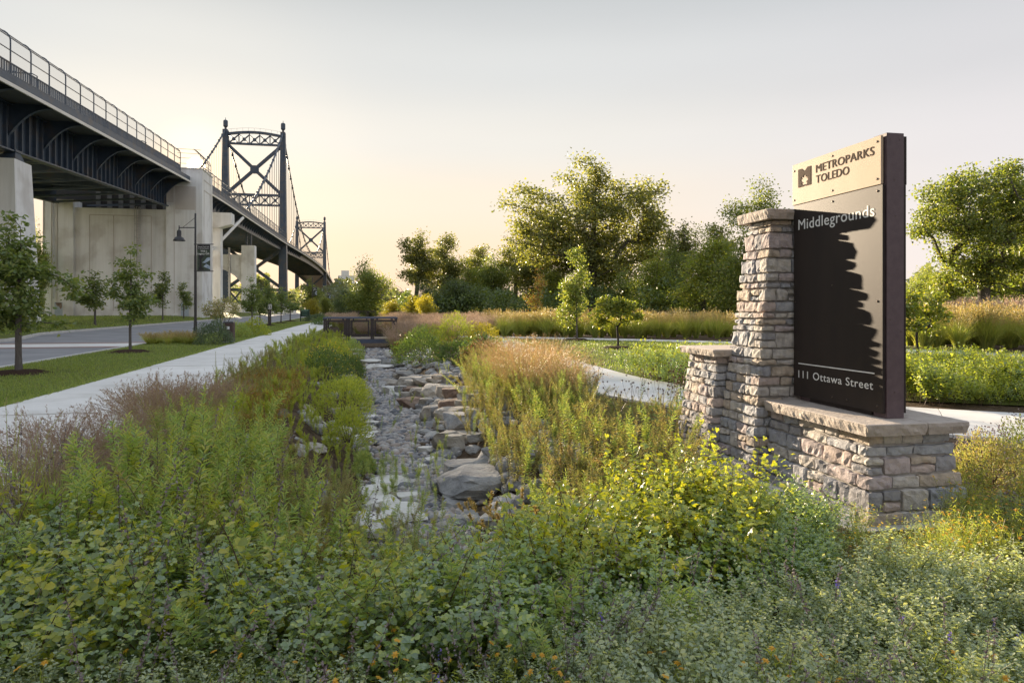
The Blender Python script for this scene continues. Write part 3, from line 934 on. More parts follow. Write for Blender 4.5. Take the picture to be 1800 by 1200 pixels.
for (a, b) in ((108.3, 1), (113.2, 1)):
    mb.box(-23.2, -23.16, a - .05, a + .05, 1, 19)
mb.box(-23.2, -23.16, 108.3, 113.2, 18.9, 19.05); mb.box(-23.2, -23.16, 108.3, 113.2, 20.4, 20.55)
B(mb, 'panel_joint', 'concrete_patch', col_r)
mb = MB()
for x in (-43.9, -42.9, -42.2):
    mb.box(x - .05, x + .05, 107.2, 107.3, .8, 16.7)
B(mb, 'panel_joint', 'concrete_patch', col_l)
# dark end of the approach behind the wall top: stringer ends
mb = MB(); mb.box(-44.6, -28.1, 110.5, 110.7, 15.2, 20.2); B(mb, 'end_diaphragm', 'dark_opening')
for x in np.arange(-38, -28.5, 1.5):
    mb = MB(); mb.box(x - .3, x + .3, 110.2, 110.48, 15.95, 19.6); B(mb, 'diaphragm_rib', 'steel_grey')
# caged ladder
mb = MB()
for x in (-32.15, -31.65):
    mb.box(x - .03, x + .03, 107.55, 107.62, 7.2, 16.2)
for z in np.arange(7.3, 16.2, .4):
    mb.box(-32.15, -31.65, 107.57, 107.61, z - .02, z + .02)
lad = B(mb, 'ladder', 'galvanised', anch)
mb = MB()
for z in np.arange(8.2, 16.2, .9):
    mb.tube([(-31.9 + .45 * math.cos(a), 107.55 - .7 * math.sin(a), z) for a in np.linspace(0, math.pi, 8)], .03, 4)
for a in np.linspace(.3, math.pi - .3, 5):
    mb.box(-31.9 + .45 * math.cos(a) - .02, -31.9 + .45 * math.cos(a) + .02, 107.55 - .7 * math.sin(a) - .02, 107.55 - .7 * math.sin(a) + .02, 8.2, 16.0)
B(mb, 'ladder_cage', 'galvanised', anch)
# doors in the anchorage
for (x, w, h, par, yy_) in ((-42.0, 1.0, 2.0, col_l, 107.24), (-25.55, 1.1, 2.0, col_r, 107.28)):
    mb = MB(); mb.box(x - w / 2, x + w / 2, yy_ - .06, yy_, .42, .42 + h); d = B(mb, 'steel_door', 'door_blue', par)
    mb = MB(); mb.box(x - w / 2 - .1, x + w / 2 + .1, yy_ - .03, yy_ + .02, .42 + h, .42 + h + .15)
    mb.box(x - w / 2 - .1, x - w / 2, yy_ - .03, yy_ + .02, .42, .42 + h); mb.box(x + w / 2, x + w / 2 + .1, yy_ - .03, yy_ + .02, .42, .42 + h)
    B(mb, 'door_frame', 'bridge_concrete', par)
mb = MB(); mb.add([(-42.4, 107.165, 2.35), (-41.6, 107.165, 2.35), (-41.55, 107.165, 1.7), (-41.75, 107.165, 1.4), (-41.9, 107.165, 1.8), (-42.2, 107.165, 1.9)], [(0, 5, 4, 3, 2, 1)])
B(mb, 'rust_hole', 'boulder_rust', col_l)
mb = MB(); mb.tube([(-43.7, 107.0, 1.0), (-43.7, 106.6, 1.0), (-42.9, 106.6, 1.0), (-42.9, 107.0, 1.0)], .05, 6); mb.tube([(-43.7, 106.6, .4), (-43.7, 106.6, 1.0)], .05, 6); mb.tube([(-42.9, 106.6, .4), (-42.9, 106.6, 1.0)], .05, 6)
B(mb, 'guard_rail', 'steel', col_l)
mb = MB(); mb.tube([(-42.6, 107.1, 2.9), (-42.6, 107.1, 16.7)], .06, 6); B(mb, 'conduit', 'galvanised', col_l)
# curved mesh railing on top of the column
mb = MB()
for k in range(5):
    yy_ = 107.4 + k * 1.65
    mb.tube([(-23.4, yy_, 21.9), (-23.4, yy_, 23.6), (-23.55, yy_, 24.1), (-23.9, yy_, 24.5), (-24.4, yy_, 24.8)], .05, 5)
for (dx_, dz_) in ((0, 22.9), (0, 23.6), (-.5, 24.5), (-1.0, 24.8)):
    mb.tube([(-23.4 + dx_, 107.4, dz_), (-23.4 + dx_, 114.1, dz_)], .04, 5)
for dz_ in (22.6, 23.4, 24.1, 24.7):
    mb.tube([(-23.4, 107.4, dz_), (-26.5, 107.0, dz_)], .03, 5)
B(mb, 'column_railing', 'steel', col_r)

# T-shaped bent behind the anchorage, and the next bent with an arched beam
mb = MB(); mb.box(-26.7, -24.9, 129, 131, -.2, 15.7); B(mb, 'bent_column', 'bridge_concrete')
mb = MB(); mb.box(-45, -43.2, 129, 131, -.2, 15.7); B(mb, 'bent_column', 'bridge_concrete')
mb = MB(); mb.extrude([(-46, 15.7), (-44, 15.7), (-26.5, 15.7), (-25.3, 15.7), (-23.0, 16.4), (-23.0, 18.4), (-46, 18.4)], lambda u, v: (u, 128.6, v), lambda u, v: (u, 131.4, v))
B(mb, 'bent_cap', 'bridge_concrete')
mb = MB(); mb.box(-28.9, -25.9, 174, 177, -.2, 16.6); b2 = B(mb, 'bent_column', 'bridge_concrete')
mb = MB(); mb.box(-45.4, -42.4, 174, 177, -.2, 16.6); B(mb, 'bent_column', 'bridge_concrete')
arch = [(-42.4, 14.4), (-42.4, 7)] + [(-42.4 + 13.5 * t, 7 + 4.2 * math.sin(math.pi * t) ** .6) for t in np.linspace(.03, .97, 12)] + [(-28.9, 7), (-28.9, 14.4)]
mb = MB(); mb.extrude(arch, lambda u, v: (u, 174.6, v), lambda u, v: (u, 176.4, v)); B(mb, 'arched_beam', 'bridge_concrete')
mb = MB()
for xx_ in (-26.9, -27.9):
    mb.box(xx_ - .15, xx_ + .15, 175.2, 175.8, 16.6, zd(175) - 1.8)
for z in np.arange(16.8, zd(175) - 2, .7):
    mb.beam((-27.9, 175.3, z), (-26.9, 175.3, z + .7), .1, .1)
B(mb, 'lattice_post', 'steel')
mb = MB(); mb.box(-43.9, -43.1, 175, 176, 16.6, zd(175) - 1.8); B(mb, 'steel_post', 'steel')
mb = MB(); mb.box(-31.9, -31.5, 174.2, 174.5, 3, 16); 
for z in np.arange(3.2, 16, .8):
    mb.box(-32.0, -31.4, 173.9, 174.2, z, z + .08)
B(mb, 'bent_ladder', 'galvanised', b2)
mb = MB(); mb.tube([tuple(PD(371, 119, ZY(441, 119))), tuple(PD(427, 138, ZY(383, 138)))], .28, 8); B(mb, 'diagonal_pipe', 'fascia_paint')

# towers
def tower(yt, zbase, name):
    up = zd(yt) - zd(236)
    mbs = []
    root = None
    for x in (XR, XL):
        mb = MB()
        def leg(z0, z1, w0, w1, dpt0, dpt1):
            mb.hexa([(x - w0, yt - dpt0, z0), (x + w0, yt - dpt0, z0), (x + w0, yt + dpt0, z0), (x - w0, yt + dpt0, z0)], [(x - w1, yt - dpt1, z1), (x + w1, yt - dpt1, z1), (x + w1, yt + dpt1, z1), (x - w1, yt + dpt1, z1)])
        leg(zbase, 10, 1.35, 1.25, 1.9, 1.8); leg(10, 34, 1.25, 1.05, 1.8, 1.5); leg(34, 59.2, 1.05, .75, 1.5, 1.1)
        if root is None:
            root = B(mb, 'tower', 'steel'); 
        else:
            B(mb, 'leg', 'steel', root)
        mb = MB(); mb.lathe([(.35, 59.2), (.35, 60.0), (.62, 60.2), (.72, 60.4), (.72, 62.0), (.55, 62.3), (.12, 62.4), (.05, 63.2)], (x, yt, 0), 10)
        B(mb, 'finial', 'steel', root)
    w = XR - XL; xm = (XR + XL) / 2
    def gusset(x, z, r):
        m2 = MB(); m2.extrude([(r * math.cos(a), r * math.sin(a)) for a in np.linspace(0, 2 * math.pi, 9)[:-1] + .39], lambda u, v: (x + u, yt - .42, z + v), lambda u, v: (x + u, yt + .42, z + v))
        return m2
    def xbrace(z0, z1, th, nm='cross_brace'):
        a = XL + .8; b = XR - .8
        m2 = MB(); m2.beam((a, yt, z0), (b, yt, z1), .7, th); B(m2, nm, 'steel', root)
        m2 = MB(); m2.beam((a, yt + .01, z1), (b, yt + .01, z0), .74, th); B(m2, nm, 'steel', root)
        B(gusset(xm, (z0 + z1) / 2, th * 1.35), 'gusset', 'steel', root)
    def portal(z0, z1, n, arched):
        m2 = MB()
        m2.beam((XL + .6, yt, z0), (XR - .6, yt, z0), .9, .6)
        seg = 10
        for k in range(seg):
            t0, t1 = k / seg, (k + 1) / seg
            h0 = arched * math.sin(math.pi * t0); h1 = arched * math.sin(math.pi * t1)
            m2.beam((XL + .4 + (w - .8) * t0, yt, z1 + h0), (XL + .4 + (w - .8) * t1, yt, z1 + h1), .95, .75)
        p = B(m2, 'portal_beam', 'steel', root)
        m2 = MB()
        for k in range(n):
            x0 = XL + .9 + (w - 1.8) * k / n; x1 = XL + .9 + (w - 1.8) * (k + 1) / n
            m2.beam((x0, yt, z0), (x1, yt, z1), .5, .32); m2.beam((x0, yt + .02, z1), (x1, yt + .02, z0), .52, .32)
            m2.box(x0 - .14, x0 + .14, yt - .2, yt + .2, z0, z1 + arched)
            m2.add([((x0 + x1) / 2 + .55 * math.cos(a), yt + s_, (z0 + z1) / 2 + .55 * math.sin(a)) for s_ in (-.29, .29) for a in np.linspace(0, 2 * math.pi, 9)[:-1]], [tuple(range(8)), tuple(range(8, 16))[::-1]] + [(i, (i + 1) % 8, 8 + (i + 1) % 8, 8 + i) for i in range(8)])
        B(m2, 'lattice', 'steel', root)
    portal(54.9, 57.9, 5, .9); xbrace(39.0, 54.4, 1.05); portal(35.1, 38.4, 5, 0)
    zb = zd(yt)
    m2 = MB(); m2.beam((XL + .6, yt, zb - 1.0), (XR - .6, yt, zb - 1.0), .9, 1.4); B(m2, 'deck_strut', 'steel', root)
    xbrace(8.2, zb - 1.8, 1.0)
    m2 = MB(); m2.beam((XL + .6, yt, 7.4), (XR - .6, yt, 7.4), .9, .9); B(m2, 'lower_strut', 'steel', root)
    for k in range(4):
        x0 = XL + .9 + (w - 1.8) * k / 4; x1 = XL + .9 + (w - 1.8) * (k + 1) / 4
        m2 = MB(); m2.beam((x0, yt, 2.2), (x1, yt, 7.2), .5, .5); m2.beam((x0, yt + .02, 7.2), (x1, yt + .02, 2.2), .52, .5); B(m2, 'lower_lattice', 'steel', root)
    m2 = MB(); m2.beam((XL, yt, 1.8), (XR, yt, 1.8), .9, .8); B(m2, 'lower_strut', 'steel', root)
    m2 = MB()
    for k in range(11):
        t0 = k / 10; m2.tube([(XL + w * t0, yt - .5, 58.3 + .9 * math.sin(math.pi * t0)), (XL + w * t0, yt - .5, 59.2 + .9 * math.sin(math.pi * t0))], .035, 4)
        if k < 10:
            t1 = (k + 1) / 10
            m2.tube([(XL + w * t0, yt - .5, 59.2 + .9 * math.sin(math.pi * t0)), (XL + w * t1, yt - .5, 59.2 + .9 * math.sin(math.pi * t1))], .035, 4)
    B(m2, 'top_rail', 'steel_grey', root)
    return root
tower(236, -1, 'tower'); tower(476, -1, 'tower')
# cables and suspenders
ZT = 59.4
def cable_z(y):
    if y < 236:
        t = (236 - y) / 70.0
        return ZT + (zd(166) + 3.2 - ZT) * t - 4 * 2.2 * t * (1 - t)
    if y <= 476:
        t = (y - 236) / 240
        zm = zd(356) + 4.0
        return ZT - 4 * (ZT - zm) * t * (1 - t)
    t = (y - 476) / 70.0
    return ZT + (zd(546) + 3.2 - ZT) * t - 4 * 2.2 * t * (1 - t)
for x in (XR, XL):
    for (y0, y1, sp) in ((166, 236, 5.0), (236, 476, 6.0), (476, 546, 7.0)):
        mb = MB(); ys_ = np.linspace(y0, y1, 41)
        mb.tube([(x, y, cable_z(y)) for y in ys_], .26, 6); c = B(mb, 'main_cable', 'steel')
        mb = MB()
        for y in np.arange(y0 + sp, y1 - 1, sp):
            mb.box(x - .33, x + .33, y - .25, y + .25, cable_z(y) - .33, cable_z(y) + .33)
            if y0 < 300: mb.box(x - .06, x + .06, y + 1.0, y + 1.1, cable_z(y), cable_z(y) + 1.3)
        B(mb, 'cable_clamp', 'steel', c)
        if y0 < 300:
            for y in np.arange(y0 + sp, y1 - 1, sp):
                zt_, zb_ = cable_z(y), zd(y) + .5
                if zt_ > zb_ + .5:
                    mb = MB(); mb.tube([(x - .25, y, zb_), (x - .25, y, zt_)], .05, 4); mb.tube([(x + .25, y, zb_), (x + .25, y, zt_)], .05, 4)
                    B(mb, 'suspender', 'steel_grey', c)
# piers that carry the deck beyond the towers
for y in (620, 700):
    mb = MB(); mb.box(-27.5, -25.5, y - 1, y + 1, -1, zd(y) - 1.5); mb.box(-44.5, -42.5, y - 1, y + 1, -1, zd(y) - 1.5); B(mb, 'far_pier', 'steel')

# low white wall beyond the road end
wl = MB(); wl.box(-36, -17.5, 187, 187.6, -.2, 2.9); w_o = wl.build('boundary_wall', 'white_wall', label='long low white concrete wall at the far end of the road', cat='wall')
for x in np.arange(-33, -18, 4):
    mb = MB(); mb.box(x - .12, x + .12, 186.9, 187, -.2, 2.85); mb.build('wall_joint', 'kerb_concrete', w_o)
mb = MB(); mb.box(-20.5, -8, 560, 575, -1, 27); mb.box(-18, -12, 559.8, 560, 27, 31)
far_b = mb.build('grey_building', 'white_wall', label='pale block of a building peeping out beside the far bridge end', cat='building')
mb = MB()
for z in np.arange(6, 25, 4):
    for x in np.arange(-19, -9, 2.5):
        mb.box(x, x + 1.2, 559.9, 559.97, z, z + 2)
mb.build('window_band', 'dark_opening', far_b)
# ================================================================== THE ENTRANCE SIGN
sp = C2S(3.05, 5.6)
sign = empty('monument_sign', (sp[0], sp[1], 0), math.radians(-1.34), label='park entrance sign: dark panel and tan header on a battered stone pillar and plinth', cat='sign')
# local frame: +Y runs along the panel away from the camera, +X to the right; the readable face looks to -X
def rough_block(mb, x0, x1, y0, y1, z0, z1, amp, seed, seg=.036, rnd=.009, out=None):
    """rock-faced block: rounded, chipped box"""
    h = np.array([(x1 - x0) / 2, (y1 - y0) / 2, (z1 - z0) / 2]); c = np.array([(x0 + x1) / 2, (y0 + y1) / 2, (z0 + z1) / 2])
    n = [int(max(2, min(8, round(2 * hh / seg)))) for hh in h]
    r = min(rnd, h.min() * .6)
    idx = {}; vs = []; fs = []
    def vid(i, j, k):
        key = (i, j, k)
        if key not in idx:
            u = np.array([i / n[0], j / n[1], k / n[2]]) * 2 - 1
            u = np.sign(u) * np.abs(u) ** .85
            p = u * h
            inner = np.clip(p, -(h - r), h - r)
            d = p - inner; l = np.linalg.norm(d)
            nrm = d / l if l > 1e-9 else np.zeros(3)
            p = inner + nrm * r
            q = Vector((p[0] * 9 + seed * 3.1, p[1] * 9 + seed * 1.7, p[2] * 11 - seed * 2.3))
            nv = noise.noise(q) * .9 + noise.noise(q * 2.9) * .8 + noise.noise(q * 6.1) * .4
            p = p + nrm * (nv * amp)
            q2 = q * .6
            p = p + np.array([noise.noise(q2 + Vector((5, 0, 0))), noise.noise(q2 + Vector((0, 7, 0))), noise.noise(q2 + Vector((0, 0, 9))) * .7]) * amp * .5
            idx[key] = len(vs); vs.append(tuple(c + p))
        return idx[key]
    for a in range(3):
        b, e = (a + 1) % 3, (a + 2) % 3
        for side in (0, n[a]):
            for i in range(n[b]):
                for j in range(n[e]):
                    q = []
                    for (di, dj) in ((0, 0), (1, 0), (1, 1), (0, 1)):
                        t = [0, 0, 0]; t[a] = side; t[b] = i + di; t[e] = j + dj
                        q.append(vid(*t))
                    fs.append(tuple(q) if side else tuple(q[::-1]))
    mb.add(vs, fs)
SR = random.Random(11)
seed_n = [0]
def stone_obj(parent, x0, x1, y0, y1, z0, z1, amp=.014):
    seed_n[0] += 1
    cx, cy_, cz = (x0 + x1) / 2, (y0 + y1) / 2, (z0 + z1) / 2
    mb = MB(); rough_block(mb, x0 - cx, x1 - cx, y0 - cy_, y1 - cy_, z0 - cz, z1 - cz, amp, seed_n[0] * .73)
    o = mb.build('stone', 'wall_stone', parent, smooth=False)
    o.location = (cx, cy_, cz)
    return o
def split_run(a, b, lo, hi):
    """random lengths that fill a..b"""
    cuts = [a]
    while b - cuts[-1] > hi * 1.25:
        cuts.append(cuts[-1] + SR.uniform(lo, hi))
    if b - cuts[-1] < lo * .6 and len(cuts) > 1:
        cuts.pop()
    elif b - cuts[-1] > hi:
        cuts.append((cuts[-1] + b) / 2 + SR.uniform(-.03, .03))
    cuts.append(b)
    return list(zip(cuts[:-1], cuts[1:]))
def stonework(name, bot, top, z0, z1, lo=.11, hi=.30, heights=(.062, .085, .105, .13, .15), label=None, dp=.13):
    """battered rectangular body; bot/top = (x0,x1,y0,y1). Visible faces: -X and -Y; the other two joined as one part."""
    ins = .034
    mb = MB()
    def ring(r, z, k):
        return [(r[0] + k, r[2] + k, z), (r[1] - k, r[2] + k, z), (r[1] - k, r[3] - k, z), (r[0] + k, r[3] - k, z)]
    mb.hexa(ring(bot, z0, ins), ring(top, z1, ins))
    core = mb.build(name, 'mortar', sign)
    if label: core['label'] = label
    z = z0; course = 0
    hidden = MB()
    while z < z1 - .02:
        h = SR.choice(heights)
        if z + h > z1 - .05: h = z1 - z
        t = (z + h / 2 - z0) / (z1 - z0)
        r = [bot[i] + (top[i] - bot[i]) * t for i in range(4)]
        g = .009
        own = course % 2
        zz0, zz1 = z + g, z + h - g
        # left face (x = r0)
        y0 = r[2] if own else r[2] + dp
        for (a, b) in split_run(y0, r[3], lo, hi):
            pr = SR.uniform(-.006, .012)
            pa = SR.uniform(-.004, .010) if (own and a == y0) else -g
            if b - a > .12 and h > .115 and SR.random() < .28:
                zm = z + h * SR.uniform(.4, .6)
                stone_obj(core, r[0] - pr, r[0] + dp, a - pa, b - g, zz0, zm - g); stone_obj(core, r[0] - SR.uniform(-.004, .01), r[0] + dp, a - pa, b - g, zm + g, zz1)
            else:
                stone_obj(core, r[0] - pr, r[0] + dp, a - pa, b - g, zz0, zz1)
        # front face (y = r2)
        x0 = r[0] if not own else r[0] + dp + g
        for (a, b) in split_run(x0, r[1], lo * 1.1, hi):
            pr = SR.uniform(-.006, .012)
            pa = SR.uniform(-.004, .010) if (not own and a == x0) else 0
            pb = SR.uniform(-.002, .008) if b == r[1] else -g
            if b - a > .12 and h > .115 and SR.random() < .2:
                zm = z + h * SR.uniform(.4, .6)
                stone_obj(core, a - pa, b + pb, r[2] - pr, r[2] + dp, zz0, zm - g); stone_obj(core, a - pa, b + pb, r[2] - SR.uniform(-.004, .01), r[2] + dp, zm + g, zz1)
            else:
                stone_obj(core, a - pa, b + pb, r[2] - pr, r[2] + dp, zz0, zz1)
        # right and rear faces
        for (a, b) in split_run(r[2] + dp, r[3], lo, hi):
            seed_n[0] += 1; rough_block(hidden, r[1] - dp, r[1] + SR.uniform(-.005, .012), a, b - g, zz0, zz1, .01, seed_n[0] * .73, seg=.08)
        for (a, b) in split_run(r[0] + dp, r[1] - dp, lo, hi):
            seed_n[0] += 1; rough_block(hidden, a, b - g, r[3] - dp, r[3] + SR.uniform(-.005, .012), zz0, zz1, .01, seed_n[0] * .73, seg=.08)
        z += h; course += 1
    hb = hidden.build('rear_stonework', 'wall_stone', core, kind='stuff')
    return core
def cap(name, x0, x1, y0, y1, z0, z1, parent, seed):
    """slab with sawn top and rock-pitched edges"""
    mb = MB(); n = 26; m = 4
    per = []
    def side(a, b, k):
        return [(a[0] + (b[0] - a[0]) * i / k, a[1] + (b[1] - a[1]) * i / k) for i in range(k)]
    def cnt(l): return max(6, int(l / .028))
    cs = [(x0, y0), (x1, y0), (x1, y1), (x0, y1)]
    for i in range(4):
        a, b = cs[i], cs[(i + 1) % 4]
        per += side(a, b, cnt(math.dist(a, b)))
    c = ((x0 + x1) / 2, (y0 + y1) / 2)
    vs = []; K = len(per)
    levels = [(z1, .008, 0), (z1 - .006, 0, .002), (z1 - (z1 - z0) * .35, 0, .010), (z1 - (z1 - z0) * .7, .004, .012), (z0, .010, .006)]
    for (z, inn, amp) in levels:
        for (x, y) in per:
            dx_, dy_ = x - c[0], y - c[1]
            ex = 1 if abs(abs(dx_) - (x1 - x0) / 2) < 1e-6 else 0; ey = 1 if abs(abs(dy_) - (y1 - y0) / 2) < 1e-6 else 0
            nx_, ny_ = ex * math.copysign(1, dx_), ey * math.copysign(1, dy_)
            nv = noise.noise(Vector((x * 16 + seed, y * 16, z * 22))) + .6 * noise.noise(Vector((x * 37, y * 37 + seed, z * 40)))
            k = -inn + amp * nv - (.006 if ex and ey else 0)
            vs.append((x + nx_ * k, y + ny_ * k, z))
    fs = [(l * K + (i + 1) % K, l * K + i, (l + 1) * K + i, (l + 1) * K + (i + 1) % K)[::-1] for l in range(len(levels) - 1) for i in range(K)]
    fs.append(tuple(range(K))); fs.append(tuple((len(levels) - 1) * K + i for i in range(K))[::-1])
    mb.add(vs, fs)
    return mb.build(name, 'cap_stone', parent)

# bodies: x0, x1, y0, y1 (x across, y along the panel)
pillar = stonework('stone_pillar', (-.455, .68, 1.265, 2.02), (-.215, .44, 1.305, 1.76), .0, 2.58, lo=.09, hi=.30, heights=(.065, .09, .11, .13, .15, .165))
small = stonework('small_pillar', (-.60, .82, 1.95, 2.75), (-.46, .68, 1.95, 2.62), -.05, 1.17, lo=.10, hi=.26, heights=(.065, .085, .10, .125))
plinth = stonework('stone_plinth', (-.345, .61, -.25, 1.26), (-.235, .50, -.12, 1.26), -.02, .69, lo=.14, hi=.40, heights=(.085, .11, .14, .17))
cap('pillar_cap', -.29, .52, 1.235, 1.84, 2.58, 2.68, pillar, 1)
cap('small_pillar_cap', -.55, .76, 1.84, 2.72, 1.17, 1.245, small, 5)
cap('plinth_cap', -.335, .21, -.235, 1.235, .69, .785, plinth, 9)
cap('plinth_cap', .216, .60, -.235, 1.235, .69, .785, plinth, 13)
mb = MB(); mb.box(-.56, .75, -.33, 1.3, -.22, -.005); mb.box(-.74, .95, 1.3, 2.95, -.22, .035)
mb.build('footing', 'footing', sign, bevel=.008)

# post, panels and their fixings
mb = MB(); mb.box(.03, .19, .0, .16, .785, 3.135); post = mb.build('post', 'sign_brown', sign, bevel=.004)
mb = MB(); mb.box(.04, .18, 1.02, 1.2, .785, 3.06); mb.build('post', 'sign_brown', sign, bevel=.004)
mb = MB(); mb.box(.05, .17, .17, 1.01, .80, 3.05); mb.build('inner_frame', 'sign_brown', sign)
def panel(y0, y1, z0, z1, x0, x1, name, mat):
    m2 = MB(); m2.box(x0, x1, y0, y1, z0, z1); return m2.build(name, mat, sign, bevel=.003)
front = panel(.012, 1.245, .825, 2.712, .0, .022, 'sign_panel', 'sign_black')
header = panel(.028, 1.262, 2.716, 3.118, -.003, .020, 'header_panel', 'sign_tan')
panel(.012, 1.245, .825, 2.712, .198, .22, 'rear_panel', 'sign_black')
panel(.028, 1.262, 2.716, 3.118, .2, .24, 'rear_header', 'sign_black')
mb = MB(); mb.box(.022, .198, .17, 1.01, .795, .83); mb.build('bottom_rail', 'sign_black', sign)
def bolt(y, z, x, parent):
    m2 = MB(); m2.lathe([(.0, .0), (.006, .0), (.009, .002), (.010, .005), (.010, .007)], (0, 0, 0), 10)
    m2.v = [(x - .006 + vz, y + vx, z + vy) for (vx, vy, vz) in m2.v]
    m2.build('bolt', 'bolt_metal', parent)
for (y, z) in ((.075, 3.075), (.65, 3.08), (1.235, 3.055), (.075, 2.765), (.65, 2.765), (1.235, 2.765)): bolt(y, z, -.003, header)
for (y, z) in ((.075, 2.665), (.65, 2.665), (1.215, 2.665), (.075, 1.75), (.65, 1.9), (.075, .88), (.45, .88), (.65, .88), (1.215, 1.75)): bolt(y, z, .0, front)
for (x, z) in ((.06, 3.08), (.15, 3.08), (.10, 2.75), (.11, 2.45), (.06, 1.6), (.16, 1.5), (.10, 1.0)):
    m2 = MB(); m2.box(x - .004, x + .004, -.003, .002, z - .004, z + .004); m2.build('rivet', 'bolt_metal', post)

def text_mesh(s, bold=0.0, spacing=1.0):
    cu = bpy.data.curves.new('t', 'FONT'); cu.body = s; cu.size = 1.0; cu.offset = bold; cu.space_character = spacing; cu.extrude = 0; cu.resolution_u = 4
    o = bpy.data.objects.new('t', cu); COL.objects.link(o)
    dg = bpy.context.evaluated_depsgraph_get(); dg.update()
    me = bpy.data.meshes.new_from_object(o.evaluated_get(dg))
    v = np.array([x.co[:] for x in me.vertices]); f = [tuple(p.vertices) for p in me.polygons]
    bpy.data.objects.remove(o); bpy.data.meshes.remove(me); bpy.data.curves.remove(cu)
    return v, f
def cap_h():
    v, f = text_mesh('H'); return v[:, 1].max() - v[:, 1].min()
CAPH = cap_h()
def letter(s, mat, parent, fmap, width, cap, name='lettering', bold=.0, spacing=1.0, ch=None):
    v, f = text_mesh(s, 0, spacing)
    x0, x1 = v[:, 0].min(), v[:, 0].max()
    sx = width / (x1 - x0); sy = cap / (ch or CAPH)
    mb = MB()
    for k, (du, dv) in enumerate(((0, 0),) if not bold else ((-bold, -bold * .6), (bold, bold * .6), (0, 0), (bold, -bold * .6), (-bold, bold * .6))):
        mb.add([fmap((p[0] - x0 + du) * sx, (p[1] + dv) * sy, .0002 * k) for p in v], f)
    return mb.build(name, mat, parent)
def on_panel(y_start, z_base, x_face):
    return lambda u, v, w: (x_face - .0012 - max(w, 0), y_start - u, z_base + v)
letter('METROPARKS', 'letter_brown', header, on_panel(.884, 2.972, -.004), .775, .072, bold=.009, spacing=1.05)
letter('TOLEDO', 'letter_brown', header, on_panel(.884, 2.872, -.004), .464, .072, bold=.009, spacing=1.05)
letter('Middlegrounds', 'letter_white', front, on_panel(1.162, 2.462, -.001), 1.057, .098, bold=.007, spacing=1.06)
letter('111 Ottawa Street', 'letter_white', front, on_panel(1.162, 1.01, -.001), 1.04, .070, bold=.006, spacing=1.1)
mb = MB(); mb.box(-.004, -.001, .105, 1.162, 1.143, 1.153); mb.build('rule_line', 'letter_white', front)
# emblem: an M-shaped block with an oak leaf cut out of it
def emblem():
    W_, H_ = .2, .178
    f0 = on_panel(1.162, 2.878, -.004)
    m2 = MB()
    L = [(0, 0), (.44, 0), (.47, .10), (.31, .06), (.26, .20), (.38, .19), (.20, .32), (.22, .46), (.34, .38), (.24, .50), (.30, .54), (.40, .48), (.42, .58), (.50, .68), (.50, .80), (.26, 1.0), (0, 1.0)]
    for mir in (False, True):
        P_ = [((1 - u) if mir else u, v) for u, v in L]
        if mir: P_ = P_[::-1]
        m2.extrude([(u * W_, v * H_) for u, v in P_], lambda u, v: f0(u, v, 0), lambda u, v: f0(u, v, .0016))
    m2.build('emblem', 'letter_brown', header)
emblem()
